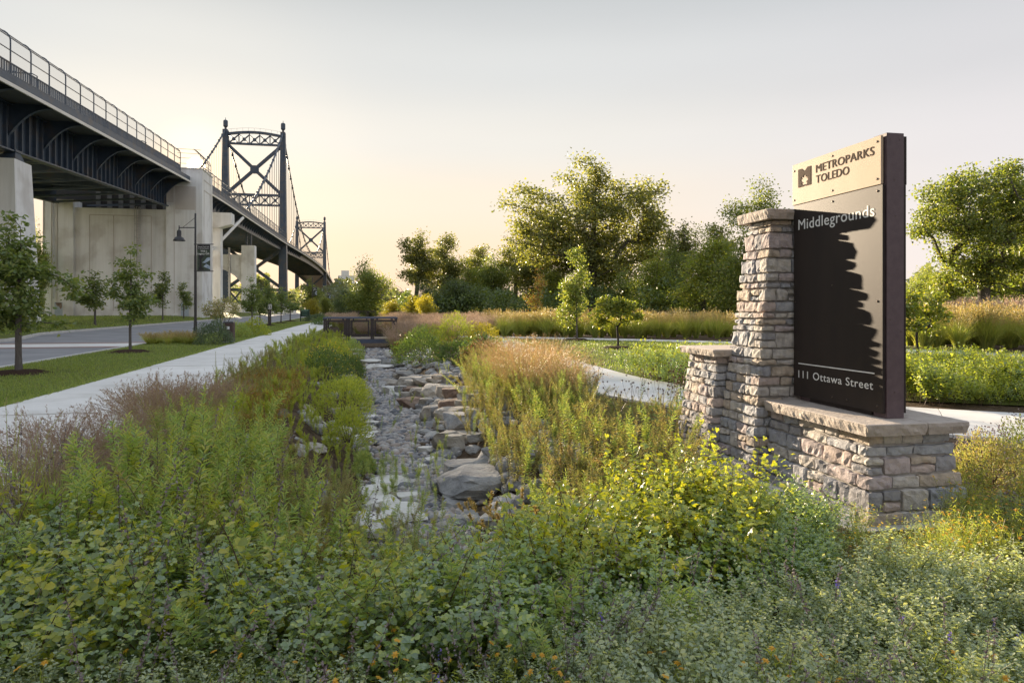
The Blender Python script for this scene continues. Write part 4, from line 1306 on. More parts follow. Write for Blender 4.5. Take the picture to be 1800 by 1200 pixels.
# ================================================================== TREES
def tree_meshes(seed, H, r0, blobs, tips, per_tip, L, W, clump, mat, bark='bark', trunk_top=.7, shell=.55, wob=.02, trunk_lean=(0, 0), fork=None, hexleaf=False, stems=None, first=.12):
    """branching skeleton grown towards points of the crown; returns (wood mesh, crown mesh)"""
    rng = np.random.default_rng(seed)
    bl = np.array(blobs, float)
    vol = bl[:, 3] * bl[:, 4] * bl[:, 5]
    which = rng.choice(len(bl), tips, p=vol / vol.sum())
    d = unit(rng.normal(size=(tips, 3)))
    rad = rng.uniform(shell ** 3, 1, tips) ** (1 / 3)
    P = bl[which, :3] + d * rad[:, None] * bl[which, 3:]
    nodes = []; parent = []
    starts = stems or [((0, 0), trunk_lean, 1.0)]
    for (bx, by), (lx, ly), hs in starts:
        k = 9
        for i in range(k):
            t = i / (k - 1)
            nodes.append((bx + lx * H * t + wob * H * math.sin(t * 5 + seed) * t, by + ly * H * t + wob * H * math.cos(t * 4 + seed * 2) * t, trunk_top * H * hs * t))
            parent.append(len(nodes) - 2 if i else -1)
    order = np.argsort(np.linalg.norm(P - np.array([0, 0, trunk_top * H * .6]), axis=1))
    N_ = np.array(nodes); tipn = []
    cap_ = len(nodes) + tips * 3
    arr = np.zeros((cap_, 3)); arr[:len(nodes)] = N_; cnt = len(nodes)
    ok = arr[:cnt, 2] > first * H
    okl = list(ok)
    for ti in order:
        p = P[ti]
        A = arr[:cnt]
        dv = p - A
        dist = np.linalg.norm(dv, axis=1)
        cost = dist + np.maximum(0, -dv[:, 2]) * 1.2 - .0 + np.where(np.array(okl), 0, 1e6)
        j = int(np.argmin(cost))
        # two sub-nodes with a slight upward bow
        m1 = A[j] + dv[j] * .5 + rng.normal(size=3) * dist[j] * .08; m1[2] += dist[j] * .04
        arr[cnt] = m1; parent.append(j); okl.append(True); cnt += 1
        arr[cnt] = p; parent.append(cnt - 1); okl.append(True); cnt += 1
        tipn.append(cnt - 1)
    load = np.zeros(cnt); load[tipn] = 1
    for i in range(cnt - 1, -1, -1):
        if parent[i] >= 0: load[parent[i]] += load[i]
    mx = load.max()
    R = r0 * np.maximum((load / mx), 1e-5) ** .5
    R = np.maximum(R, r0 * .035)
    # wood
    vs = []; fs = []
    a = np.linspace(0, 2 * np.pi, 7)[:-1]
    A0 = []; A1 = []; Q0 = []; Q1 = []
    for i in range(cnt):
        j = parent[i]
        if j < 0: continue
        r_1 = R[i]; r_0 = R[j] if (load[i] > load[j] * .6) else min(R[j], R[i] * 1.25)
        flare = 1.35 if arr[j][2] < .01 else 1
        A0.append(arr[j]); A1.append(arr[i]); Q0.append(r_0 * flare); Q1.append(r_1)
    A0 = np.array(A0); A1 = np.array(A1); Q0 = np.array(Q0); Q1 = np.array(Q1)
    D = unit(A1 - A0); ref = np.where(np.abs(D[:, 2:3]) > .9, np.array([[1., 0, 0]]), np.array([[0, 0, 1.]]))
    S = unit(np.cross(D, ref)); T = np.cross(D, S)
    ring = S[:, None] * np.cos(a)[None, :, None] + T[:, None] * np.sin(a)[None, :, None]
    V = np.concatenate([A0[:, None] + ring * Q0[:, None, None], A1[:, None] + D[:, None] * (Q1 * .3)[:, None, None] + ring * Q1[:, None, None]], 1)
    F = np.array([(k, (k + 1) % 6, 6 + (k + 1) % 6, 6 + k) for k in range(6)])
    wood = np_mesh('trunk', [(V, F, bark)], smooth=True)
    # leaves around the outer nodes
    src = np.array(tipn + [t - 1 for t in tipn])
    wgt = np.concatenate([np.full(len(tipn), 1.0), np.full(len(tipn), .35)])
    n = int(tips * per_tip)
    pick = rng.choice(len(src), n, p=wgt / wgt.sum())
    off = rng.normal(size=(n, 3)) * clump * np.array([1, 1, .75])
    B_ = arr[src[pick]] + off
    dirs = unit(off * .6 / clump + rng.normal(size=(n, 3)) * .8 + np.array([0, 0, -.35]))
    nr = unit(rng.normal(size=(n, 3)) * .8 + np.array([0, 0, .9]))
    sc = rng.uniform(.65, 1.25, n)
    if hexleaf:
        crown = np_mesh('crown', [(leaves(B_, dirs, nr, L * sc, W * sc, .15, .12), HEX, mat)])
    else:
        crown = np_mesh('crown', [(diamonds(B_, dirs, nr, L * sc, W * sc), QUAD, mat)])
    return wood, crown
def plant_tree(name, meshes, loc, label, cat='tree', group=None, rz=0.0, sc=1.0):
    r = empty(name, loc, rz, label=label, cat=cat, group=group)
    r.scale = (sc,) * 3 if np.isscalar(sc) else sc
    link('trunk', meshes[0], None, r); link('crown', meshes[1], None, r)
    return r
def gz(p, off=0.0):
    return (float(p[0]), float(p[1]), float(ground_z(p[0], p[1])) + off)

# ---- the big cottonwood and the tall trees behind the park
def px_tree(px, d, top):
    p = PD(px, d); return gz(p), ZY(top, d) - float(ground_z(p[0], p[1]))
loc, H = px_tree(1040, 82, 266)
hw = 20.3
bl = [(-.3, 0, .90 * H, 1.9, 2.2, .09 * H), (-1.8, 0, .78 * H, 2.8, 2.8, .09 * H), (1.6, .4, .76 * H, 2.4, 2.6, .10 * H), (-1.5, 0, .58 * H, 4.6, 4.2, 3.0), (4.2, .5, .62 * H, 3.6, 4, 3.2), (-6.2, 0, .71 * H, 2.4, 2.4, 1.6), (-8.8, .5, .66 * H, 2.1, 2, 1.7), (-6.5, 0, .56 * H, 2.6, 2.4, 1.4), (6.3, 0, .79 * H, 1.9, 2.2, 1.7), (7.4, 0, .62 * H, 1.5, 2, 1.5),
      (7.0, 0, .45 * H, 2.2, 2.5, 3.2), (1.5, 1, .38 * H, 5.5, 4, 3.2), (-4.5, 0, .44 * H, 4.5, 4, 2.6), (2.0, 0, .22 * H, 3.8, 3, 1.8)]
cw = tree_meshes(3, H, .62, bl, 400, 105, .28, .24, .58, 'leaf_cottonwood', trunk_top=.66, shell=.4, wob=.012)
plant_tree('cottonwood_tree', cw, loc, 'tallest broad cottonwood with dark wide crown standing behind the grass belt', sc=(1.17, 1.1, 1.0))

loc, H = px_tree(1733, 60, 280)
bl = [(0, 0, .74 * H, 4.0, 4, .25 * H), (-3.9, 0, .72 * H, 2.7, 2.6, 2.4), (-4.4, .5, .58 * H, 2.3, 2.4, 1.6), (3.8, 0, .70 * H, 4.0, 3.4, 3.2), (5, 0, .48 * H, 3.8, 3, 2.6), (-1.0, 0, .50 * H, 3.8, 3.4, 2.4), (2.0, 0, .30 * H, 3.6, 3, 1.9), (-2.5, 1, .33 * H, 2.6, 2.5, 1.6)]
mp = tree_meshes(9, H, .50, bl, 430, 95, .235, .185, .38, 'leaf_maple', trunk_top=.5, shell=.3, wob=.02)
plant_tree('maple_tree', mp, loc, 'big spreading green maple to the right of the sign post')

def generic(seed, H, w, mat, tips=150, per=48, L=.34, W=.26, lo=.25, clump=.5, bark='bark', slim=False):
    rng = np.random.default_rng(seed); bl = []
    nb = 7
    for i in range(nb):
        t = (i + .5) / nb
        z = (lo + (1 - lo) * t) * H * .97
        prof = math.sin(math.pi * min(1, .22 + t * .78)) ** .7
        off = rng.uniform(-.45, .45, 2) * w / 2 * prof
        bl.append((off[0], off[1], z, w / 2 * prof * rng.uniform(.55, .85), w / 2 * prof * rng.uniform(.55, .85), (1 - lo) * H / nb * rng.uniform(.8, 1.2)))
    return tree_meshes(seed, H, H * .022, bl, tips, int(per * 1.75), L * .74, W * .74, clump, mat, bark, trunk_top=.8, shell=.2, wob=.03)
G_A = generic(21, 12, 7.5, 'leaf_cottonwood', 130, 66, lo=.22, clump=.42)
G_B = generic(22, 12, 5.5, 'leaf_cottonwood', 80, 52, lo=.42, L=.34, clump=.38)
G_C = generic(23, 10, 5.5, 'leaf_light', 150, 50, lo=.12, L=.26, W=.16)
G_D = generic(24, 10, 6.5, 'leaf_maple', 170, 58, lo=.12, L=.28, W=.22)
G_E = generic(25, 6, 6.5, 'leaf_dark', 190, 60, lo=.05, L=.22, W=.12, clump=.4)
G_Y = generic(26, 4, 3.6, 'leaf_yellow', 110, 40, lo=.08, L=.20, W=.15, clump=.32)
G_H = generic(27, 11, 8.0, 'leaf_maple', 240, 62, lo=.08, L=.24, W=.17, clump=.42)
BH = {'H': (G_H, 11, 8.0), 'A': (G_A, 12, 7.5), 'B': (G_B, 12, 5.5), 'C': (G_C, 10, 5.5), 'D': (G_D, 10, 6.5), 'E': (G_E, 6, 6.5), 'Y': (G_Y, 4, 3.6)}
def back_tree(px, d, top, wpx, k, name, label, rz=None):
    loc, H = px_tree(px, d, top)
    g, h0, w0 = BH[k]
    w = wpx / 1200 * d
    plant_tree(name, g, loc, label, 'tree' if k not in 'Y' else 'shrub', 'trees of the wood behind the park' if k != 'Y' else None, rz if rz is not None else (px * .37) % 6.28, (w / w0, w / w0, H / h0))
back_tree(649, 118, 450, 82, 'D', 'poplar_tree', 'lone rounded tree left of the treeline behind the far footbridge')
back_tree(733, 96, 404, 84, 'B', 'cottonwood_tree', 'slim high-crowned tree at the left end of the treeline')
back_tree(783, 100, 407, 92, 'A', 'cottonwood_tree', 'tall tree above the dark cedar thicket')
back_tree(845, 101, 427, 84, 'A', 'cottonwood_tree', 'lower round tree just right of the dark cedar thicket', 2.0)
back_tree(905, 98, 420, 90, 'B', 'cottonwood_tree', 'sparse tree left below the big cottonwood')
back_tree(945, 92, 412, 96, 'A', 'cottonwood_tree', 'leafy tree touching the left side of the big cottonwood', 4.4)
back_tree(800, 84, 484, 130, 'E', 'cedar_tree', 'dark low cedar thicket tree at the foot of the treeline', .4)
back_tree(752, 86, 492, 70, 'E', 'cedar_tree', 'smaller dark cedar left of the cedar thicket', 1.9)
back_tree(1196, 76, 388, 92, 'B', 'cottonwood_tree', 'airy open-crowned tree right of the big cottonwood', 1.0)
back_tree(1150, 66, 436, 100, 'C', 'willow_tree', 'light green bushy tree at the right foot of the cottonwood')
back_tree(1236, 58, 396, 120, 'C', 'willow_tree', 'pale willowy tree left of the stone pillar', 2.5)
back_tree(1290, 62, 430, 110, 'D', 'maple_tree', 'dark green tree just behind the stone pillar edge', .9)
back_tree(1338, 52, 322, 190, 'H', 'maple_tree', 'tall tree rising above the stone pillar cap', 3.3)
back_tree(1420, 66, 380, 150, 'A', 'cottonwood_tree', 'tree hidden mostly behind the sign panel', 5.0)
back_tree(1636, 92, 468, 90, 'C', 'willow_tree', 'pale small tree behind the flagpole', 1.2)
back_tree(1610, 80, 478, 60, 'D', 'maple_tree', 'low tree at the right edge of the sign post', 4.0)
back_tree(1668, 64, 462, 90, 'C', 'willow_tree', 'yellow-green tree under the left limbs of the big maple', 4.8)
back_tree(1830, 66, 330, 200, 'D', 'maple_tree', 'tree at the right picture edge behind the big maple', 2.2)
back_tree(725, 78, 516, 46, 'Y', 'yellow_shrub', 'bright yellow-green shrub before the slim high-crowned tree')
back_tree(752, 72, 514, 36, 'Y', 'yellow_shrub', 'small bright yellow shrub left of the dark cedar thicket', .5)
back_tree(690, 84, 524, 40, 'Y', 'yellow_shrub', 'low yellow shrub right of the bare little tree', 2.5)
back_tree(548, 150, 486, 36, 'D', 'round_tree', 'round dark tree under the main span beside a lamp')
back_tree(552, 105, 522, 30, 'Y', 'yellow_shrub', 'ochre shrub behind the green park notice board', 1.1)
back_tree(572, 110, 517, 30, 'C', 'willow_tree', 'small light green tree right of the notice board', 2.0)
back_tree(62, 92, 388, 46, 'D', 'maple_tree', 'tree seen in the gap between first pier and anchorage', 1.0)
back_tree(88, 120, 430, 40, 'D', 'maple_tree', 'lower tree in the gap behind the first pier', 3.0)
back_tree(870, 93, 440, 80, 'D', 'maple_tree', 'yellow-green tree between the sparse trees left of the big cottonwood', 2.6)
back_tree(985, 88, 455, 80, 'C', 'willow_tree', 'light tree low before the left side of the cottonwood', 5.5)
back_tree(1105, 74, 470, 80, 'D', 'maple_tree', 'low dark green tree right of the cottonwood trunk', 1.6)
back_tree(1262, 66, 388, 110, 'A', 'cottonwood_tree', 'tall tree in the gap left of the stone pillar', 3.9)
back_tree(1182, 70, 428, 110, 'H', 'maple_tree', 'broad mid-green tree under the airy open-crowned tree', .2)
back_tree(820, 96, 455, 70, 'C', 'willow_tree', 'light green tree behind the dark cedar thicket', 4.1)
back_tree(615, 150, 505, 60, 'E', 'round_tree', 'dark rounded shrubby tree left of the lone rounded tree', 2.2)
# bare little tree
loc, H = px_tree(686, 92, 497)
bt = tree_meshes(31, H, .11, [(0, 0, H * .75, 2.3, 2, H * .26)], 70, 1, .12, .08, .3, 'leaf_aster', trunk_top=.4, shell=.5, first=.1)
plant_tree('bare_tree', bt, loc, 'small nearly leafless tree with spreading grey twigs')

# wooded undergrowth along the treeline and the far wood across the river: masses
def mass(name, label, spans, mat, L, W, n, seed):
    rng = np.random.default_rng(seed); P_ = []
    for (x0, x1, d0, d1, y0) in spans:
        k = n // len(spans)
        px = rng.uniform(x0, x1, k); d = rng.uniform(d0, d1, k)
        wave = np.sin(px * .11 + seed) * .5 + np.sin(px * .037 + 2 * seed) * .8 + np.sin(px * .31) * .3
        top = ZY(y0, 1) * 0 + (EYE + (540 - y0) / 1200 * d) * (1 + .22 * wave)
        z = top * rng.uniform(0, 1, k) ** .6
        cx = (px - 900) / 1200 * d
        P_.append(np.stack([CY * cx + SY * d, -SY * cx + CY * d, z], -1))
    P_ = np.concatenate(P_); m = len(P_)
    D_ = unit(rng.normal(size=(m, 3)) + np.array([0, 0, -.2])); NR = unit(rng.normal(size=(m, 3)) + np.array([0, 0, .7]))
    s = rng.uniform(.6, 1.3, m)
    o = link(name, np_mesh(name, [(diamonds(P_, D_, NR, L * s, W * s), QUAD, mat)]), None)
    setp(o, label, 'undergrowth', None, 'stuff')
mass('undergrowth', 'dark bushy undergrowth along the foot of the treeline', [(700, 870, 78, 96, 520), (850, 1010, 70, 95, 512), (990, 1140, 72, 92, 505), (1120, 1330, 60, 80, 498), (1590, 1830, 62, 80, 512)], 'leaf_dark', .30, .2, 26000, 4)
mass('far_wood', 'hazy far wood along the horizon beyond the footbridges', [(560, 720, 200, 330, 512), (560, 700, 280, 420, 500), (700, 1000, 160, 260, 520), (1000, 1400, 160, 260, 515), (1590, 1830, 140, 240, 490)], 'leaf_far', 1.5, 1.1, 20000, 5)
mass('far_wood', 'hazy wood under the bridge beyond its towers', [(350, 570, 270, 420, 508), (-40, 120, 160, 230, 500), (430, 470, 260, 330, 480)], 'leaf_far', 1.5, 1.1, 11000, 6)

# ---- young street trees
def young(seed, H, w, lo, tips, per, L, W, mat='leaf_oak', r=.05, clump=.18, hexl=False, conic=False):
    rng = np.random.default_rng(seed); bl = []
    nb = 6
    for i in range(nb):
        t = (i + .5) / nb; z = (lo + (1 - lo) * t) * H * .97
        prof = (1 - t) ** .55 * (.55 + .6 * min(1, t * 4)) if conic else math.sin(math.pi * (.15 + .8 * t)) ** .8
        off = rng.uniform(-.25, .25, 2) * w * prof
        bl.append((off[0], off[1], z, w / 2 * prof * .85, w / 2 * prof * .85, (1 - lo) * H / nb * .8))
    return tree_meshes(seed, H, r, bl, tips, per, L, W, clump, mat, 'bark_young', trunk_top=.93, shell=.15, wob=.008, hexleaf=hexl, first=lo * .8)
def place_young(px, d, top, wpx, m, h0, w0, label, rz=0, base=None):
    loc, H = px_tree(px, d, top)
    w = wpx / 1200 * d
    return plant_tree('young_tree', m, loc, label, 'tree', None, rz, (w / w0, w / w0, H / h0))
oak1 = young(41, 4.5, 2.6, .30, 66, 84, .125, .075, r=.07, clump=.12, hexl=True, conic=True)
oak2 = young(42, 4.3, 1.7, .33, 44, 56, .125, .075, r=.05, clump=.105, hexl=True, conic=True)
oak3 = young(43, 4.5, 1.9, .32, 46, 40, .17, .11, r=.055, clump=.13, conic=True)
oak4 = young(44, 4.5, 1.5, .30, 40, 40, .17, .11, r=.05, clump=.12)
place_young(33, 17.3, 379, 190, oak1, 4.5, 2.6, 'nearest young oak on the verge at the left picture edge', 1.2)
place_young(229, 25.6, 431, 84, oak2, 4.3, 1.7, 'second young oak on the verge, before the anchorage wall', .3)
place_young(167, 60, 472, 60, oak3, 4.5, 1.9, 'young tree on the lawn left of the second verge oak', .5)
place_young(236, 70.6, 505, 40, oak4, 4.5, 1.5, 'young lawn tree half hidden behind the second verge oak', 2.5)
place_young(286, 80, 478, 34, oak4, 4.5, 1.5, 'young lawn tree between second verge oak and street lamp', 1.0)
place_young(323, 90, 497, 27, oak4, 4.5, 1.5, 'small lawn tree before the door by the street lamp', 4.0)
place_young(443, 56, 487, 42, oak2, 4.3, 1.7, 'young verge tree right of the yellowing shrub', 3.1)
place_young(457, 66, 505, 34, oak3, 4.5, 1.9, 'young verge tree half hidden behind its taller neighbour', 1.3)
place_young(472, 63, 489, 40, oak3, 4.5, 1.9, 'young verge tree beside the speed limit sign', 2.0)
place_young(494, 72, 502, 36, oak3, 4.5, 1.9, 'young verge tree before the tower leg', 4.2)
place_young(510, 82, 513, 32, oak4, 4.5, 1.5, 'last young verge tree before the notice board', 5.2)
mulch_me = MB(); k = 18
mulch_me.add([(math.cos(2 * math.pi * i / k) * (.75 + .08 * math.sin(i * 2.1)), math.sin(2 * math.pi * i / k) * (.75 + .08 * math.cos(i * 3.3)), 0) for i in range(k)] + [(.45 * math.cos(2 * math.pi * i / k), .45 * math.sin(2 * math.pi * i / k), .09) for i in range(k)] + [(0, 0, .11)],
             [(i, (i + 1) % k, k + (i + 1) % k, k + i) for i in range(k)] + [(k + i, k + (i + 1) % k, 2 * k) for i in range(k)])
mulch_mesh = mulch_me.mesh('mulch_ring', 'mulch')
for (px, d, nm) in ((32, 17.3, 'nearest verge oak'), (229, 25.6, 'second verge oak'), (472, 63, 'tree beside the speed limit sign'), (494, 72, 'tree before the tower leg'), (510, 82, 'last verge tree'), (1085, 28, 'broad redbud on the lawn'), (1013, 35, 'slender lawn tree'), (1613, 23.4, 'redbud by the sign post')):
    o = link('mulch_ring', mulch_mesh, None); p = PD(px, d); o.location = gz(p, .014)
    setp(o, 'dark mulch ring round the ' + nm, 'mulch', None, 'stuff')
# lawn trees on the right
def redbud(seed, H, w):
    bl = [(0, 0, H * .78, w * .34, w * .34, H * .13), (-w * .34, 0, H * .66, w * .15, w * .2, H * .10), (w * .36, .1, H * .62, w * .15, w * .2, H * .08), (w * .1, -.1, H * .90, w * .25, w * .22, H * .08), (-w * .16, .2, H * .86, w * .22, w * .22, H * .09), (w * .2, 0, H * .48, w * .18, w * .2, H * .06), (-w * .2, .1, H * .5, w * .18, w * .2, H * .06)]
    return tree_meshes(seed, H, .045, bl, 60, 46, .11, .095, .10, 'leaf_light', 'bark_dark', trunk_top=.42, shell=.45, wob=.015, hexleaf=True, first=.16)
rb = redbud(51, 2.2, 2.3)
loc, H = px_tree(1086, 28, 520); plant_tree('redbud_tree', rb, loc, 'broad low redbud tree alone on the lawn', sc=H / 2.2)
loc, H = px_tree(1613, 23.4, 512); plant_tree('redbud_tree', redbud(52, 2.2, 2.9), loc, 'redbud tree with flat branches right of the sign post', rz=.3, sc=H / 2.2)
sl = young(53, 4.9, 2.0, .2, 90, 56, .12, .08, 'leaf_maple', r=.05, clump=.15, conic=True)
loc, H = px_tree(1014, 35, 432); plant_tree('slender_tree', sl, loc, 'slender upright light green tree before the cottonwood trunk', sc=(.95, .95, H / 4.9))
ru = young(54, 4.9, 1.5, .25, 50, 26, .14, .09, 'leaf_rust', r=.04, clump=.15)
loc, H = px_tree(945, 55, 470); plant_tree('rusty_tree', ru, loc, 'small tree turning rusty orange left of the cottonwood', sc=(1.1, 1.1, H / 4.9))
ys_ = tree_meshes(55, 2.6, .035, [(0, 0, 1.7, 1.3, 1.0, .8), (-.6, 0, 1.6, .7, .7, .6), (.7, .1, 1.5, .6, .7, .6)], 90, 26, .12, .07, .14, 'leaf_aster', 'bark_dark', trunk_top=.55, shell=.3, stems=[((-.1, 0), (-.16, 0), 1), ((.05, .05), (.05, .04), 1.05), ((.12, -.05), (.2, 0), .95), ((0, 0), (-.05, -.05), .9)], first=.2)
loc, H = px_tree(390, 47, 520); plant_tree('multi_stem_shrub', ys_, loc, 'thin yellowing multi-stemmed shrub behind the litter bin', 'shrub', sc=H / 2.6)
# ================================================================== STREET FURNITURE
def lamp_parts(root, banner):
    mb = MB(); mb.lathe([(.0, 0), (.17, 0), (.17, .05), (.11, .12), (.085, .9), (.075, 1.0), (.07, 4.6), (.055, 4.65), (.05, 7.0), (.0, 7.02)], seg=12); mb.build('pole', 'black_metal', root, smooth=True)
    mb = MB(); mb.tube([(-.03, 0, 6.2), (-.92, 0, 6.2)], .028, 8); mb.tube([(-.03, 0, 6.75), (-.7, 0, 6.22)], .012, 6); mb.tube([(-.92, 0, 6.05), (-.92, 0, 6.32)], .03, 8); mb.build('arm', 'black_metal', root, smooth=True)
    mb = MB(); mb.lathe([(.0, 6.08), (.06, 6.07), (.12, 6.0), (.12, 5.72), (.15, 5.68), (.22, 5.64), (.28, 5.54), (.33, 5.47), (.33, 5.45), (.31, 5.45), (.2, 5.6), (.0, 5.62)], (-.92, 0, 0), 18); sh = mb.build('lamp_shade', 'black_metal', root, smooth=True)
    mb = MB(); mb.lathe([(.0, 5.46), (.16, 5.47), (.2, 5.55), (.18, 5.6)], (-.92, 0, 0), 14); mb.build('lens', 'lamp_glass', sh, smooth=True)
    if banner:
        for z in (5.26, 3.74):
            mb = MB(); mb.tube([(-.08, 0, z), (1.02, 0, z)], .025, 6); mb.build('banner_rod', 'black_metal', root, smooth=True)
        mb = MB(); mb.box(.1, .84, -.008, .008, 3.77, 5.23); b = mb.build('banner', 'banner_dark', root)
        F = -.012
        m2 = MB(); m2.add([(.1, F + .002, 3.77), (.84, F + .002, 3.77), (.84, F + .002, 4.95), (.1, F + .002, 4.95)], [(0, 1, 2, 3)]); m2.build('picture', 'banner_green', b)
        m2 = MB(); m2.add([(.45, F, 4.0), (.84, F, 3.84), (.84, F, 4.02), (.62, F, 4.16)], [(0, 1, 2, 3)]); m2.add([(.38, F, 4.22), (.56, F, 4.2), (.84, F, 4.36), (.84, F, 4.52), (.66, F, 4.5), (.5, F, 4.3)], [(0, 1, 2, 3, 4, 5)]); m2.build('picture_river', 'banner_blue', b)
        m2 = MB(); m2.add([(.16, F - .001, 3.8), (.5, F - .001, 3.8), (.36, F - .001, 3.98), (.34, F - .001, 4.4), (.5, F - .001, 4.6), (.3, F - .001, 4.68), (.18, F - .001, 4.6), (.24, F - .001, 4.4), (.24, F - .001, 4.0)], [tuple(range(9))]); m2.build('picture_tree', 'banner_dark', b)
        fm = lambda x0, z0: (lambda u, v, w: (x0 + u, F - .003 - max(w, 0), z0 + v))
        for (s, x0, z0, w, c) in (('Spend Your Life', .17, 5.09, .6, .055), ('in the Metroparks', .17, 5.0, .6, .045), ('With a', .3, 4.83, .36, .1), ('Legacy Gift', .14, 4.68, .66, .1)):
            letter(s, 'letter_white', b, fm(x0, z0), w, c, bold=.01)
lp1 = empty('street_lamp', gz(PD(343.5, 38.6)), -YAW, label='black street lamp with bell shade and dark banner before the anchorage', cat='street lamp', group='street lamps along the verge')
lamp_parts(lp1, True)
clone(lp1, gz(PD(549, 120)), -YAW, label='smaller far street lamp with banner under the main span', group='street lamps along the verge')
clone(lp1, gz(PD(575, 166)), -YAW, label='farthest street lamp with banner by the bridge end', group='street lamps along the verge')

# litter bin
p = PD(402.5, 32.6)
bn = empty('litter_bin', gz(p, .03), -YAW + .2, label='brown slatted litter bin with a white label at the path edge', cat='litter bin')
mb = MB(); mb.box(-.2, .2, -.2, .2, .06, .9); mb.build('liner', 'black_metal', bn)
for s in range(4):
    for k in range(5):
        mb = MB(); a = -.2 + k * .085; mb.box(a, a + .07, -.235, -.205, .08, .92)
        o = mb.build('slat', 'bin_wood', bn, bevel=.004); o.rotation_euler = (0, 0, s * math.pi / 2)
mb = MB(); mb.hexa([(-.25, -.25, .93), (.25, -.25, .93), (.25, .25, .93), (-.25, .25, .93)], [(-.21, -.21, .99), (.21, -.21, .99), (.21, .21, .99), (-.21, .21, .99)]); mb.build('lid', 'black_metal', bn, bevel=.01)
mb = MB(); mb.box(-.07, .07, -.243, -.238, .62, .76); mb.build('label_plate', 'label_white', bn)
mb = MB(); mb.box(-.24, .24, -.24, .24, 0, .06); mb.build('foot', 'galvanised', bn)

# notice board
p = PD(536, 84)
nb = empty('notice_board', gz(p), -YAW, label='dark green park notice board on two posts beside the path', cat='notice board')
for x in (-.52, .52):
    mb = MB(); mb.box(x - .06, x + .06, -.06, .06, 0, 1.45); mb.build('post', 'board_green', nb, bevel=.008)
mb = MB(); mb.box(-.46, .46, -.03, .03, .55, 1.25); bd = mb.build('board', 'board_green', nb)
mb = MB(); mb.extrude([(-.46, 1.26), (.46, 1.26), (.46, 1.36), (.3, 1.42), (0, 1.45), (-.3, 1.42), (-.46, 1.36)], lambda u, v: (u, -.03, v), lambda u, v: (u, .03, v)); mb.build('header', 'board_header', nb)
for z in (1.14, 1.02, .84, .76):
    mb = MB(); mb.box(-.32, .32, -.034, -.031, z - .015, z + .015); mb.build('line_of_print', 'board_header', bd)
# speed sign
p = PD(475, 62)
ss = empty('speed_limit_sign', gz(p), -YAW, label='small white speed limit sign on a brown post by a verge tree', cat='sign')
mb = MB(); mb.box(-.07, .07, -.07, .07, 0, 2.1); mb.build('post', 'bronze_metal', ss)
mb = MB(); mb.box(-.17, .17, -.09, -.07, 1.55, 1.98); pl = mb.build('plate', 'sign_white', ss)
letter('SPEED LIMIT', 'letter_black', pl, lambda u, v, w: (-.14 + u, -.093 - max(w, 0), 1.88 + v), .28, .045, bold=.01)
letter('15', 'letter_black', pl, lambda u, v, w: (-.13 + u, -.093 - max(w, 0), 1.61 + v), .26, .22, bold=.03)
# flagpole with two flags
p = PD(1657, 120)
fl = empty('flagpole', gz(p), -YAW, label='white flagpole with two hanging flags between trees at the far right', cat='flagpole')
mb = MB(); mb.tube([(0, 0, 0), (0, 0, 5.5)], .07, 8); mb.build('pole', 'sign_white', fl, smooth=True)
def flag(z, w, h, sag, nm, mats):
    n = 8
    for r, m in enumerate(mats):
        m2 = MB(); z1 = z - h * r / len(mats); z0 = z - h * (r + 1) / len(mats)
        vs = []
        for i in range(n + 1):
            t = i / n
            for zz in (z1, z0):
                vs.append((-.08 - w * t, .06 * math.sin(t * 7) * t, zz - sag * t * t))
        m2.add(vs, [(2 * i, 2 * i + 1, 2 * i + 3, 2 * i + 2) for i in range(n)])
        m2.build(nm, m, fl)
flag(5.3, 1.0, .75, .5, 'flag_stripe', ['flag_red', 'flag_white', 'flag_red', 'flag_white', 'flag_red'])
mb = MB(); mb.add([(-.08, -.03, 5.3), (-.45, -.03, 5.22), (-.45, -.03, 4.85), (-.08, -.03, 4.9)], [(0, 1, 2, 3)]); mb.build('flag_canton', 'flag_blue', fl)
flag(4.1, .7, .5, .4, 'lower_flag', ['flag_green'])

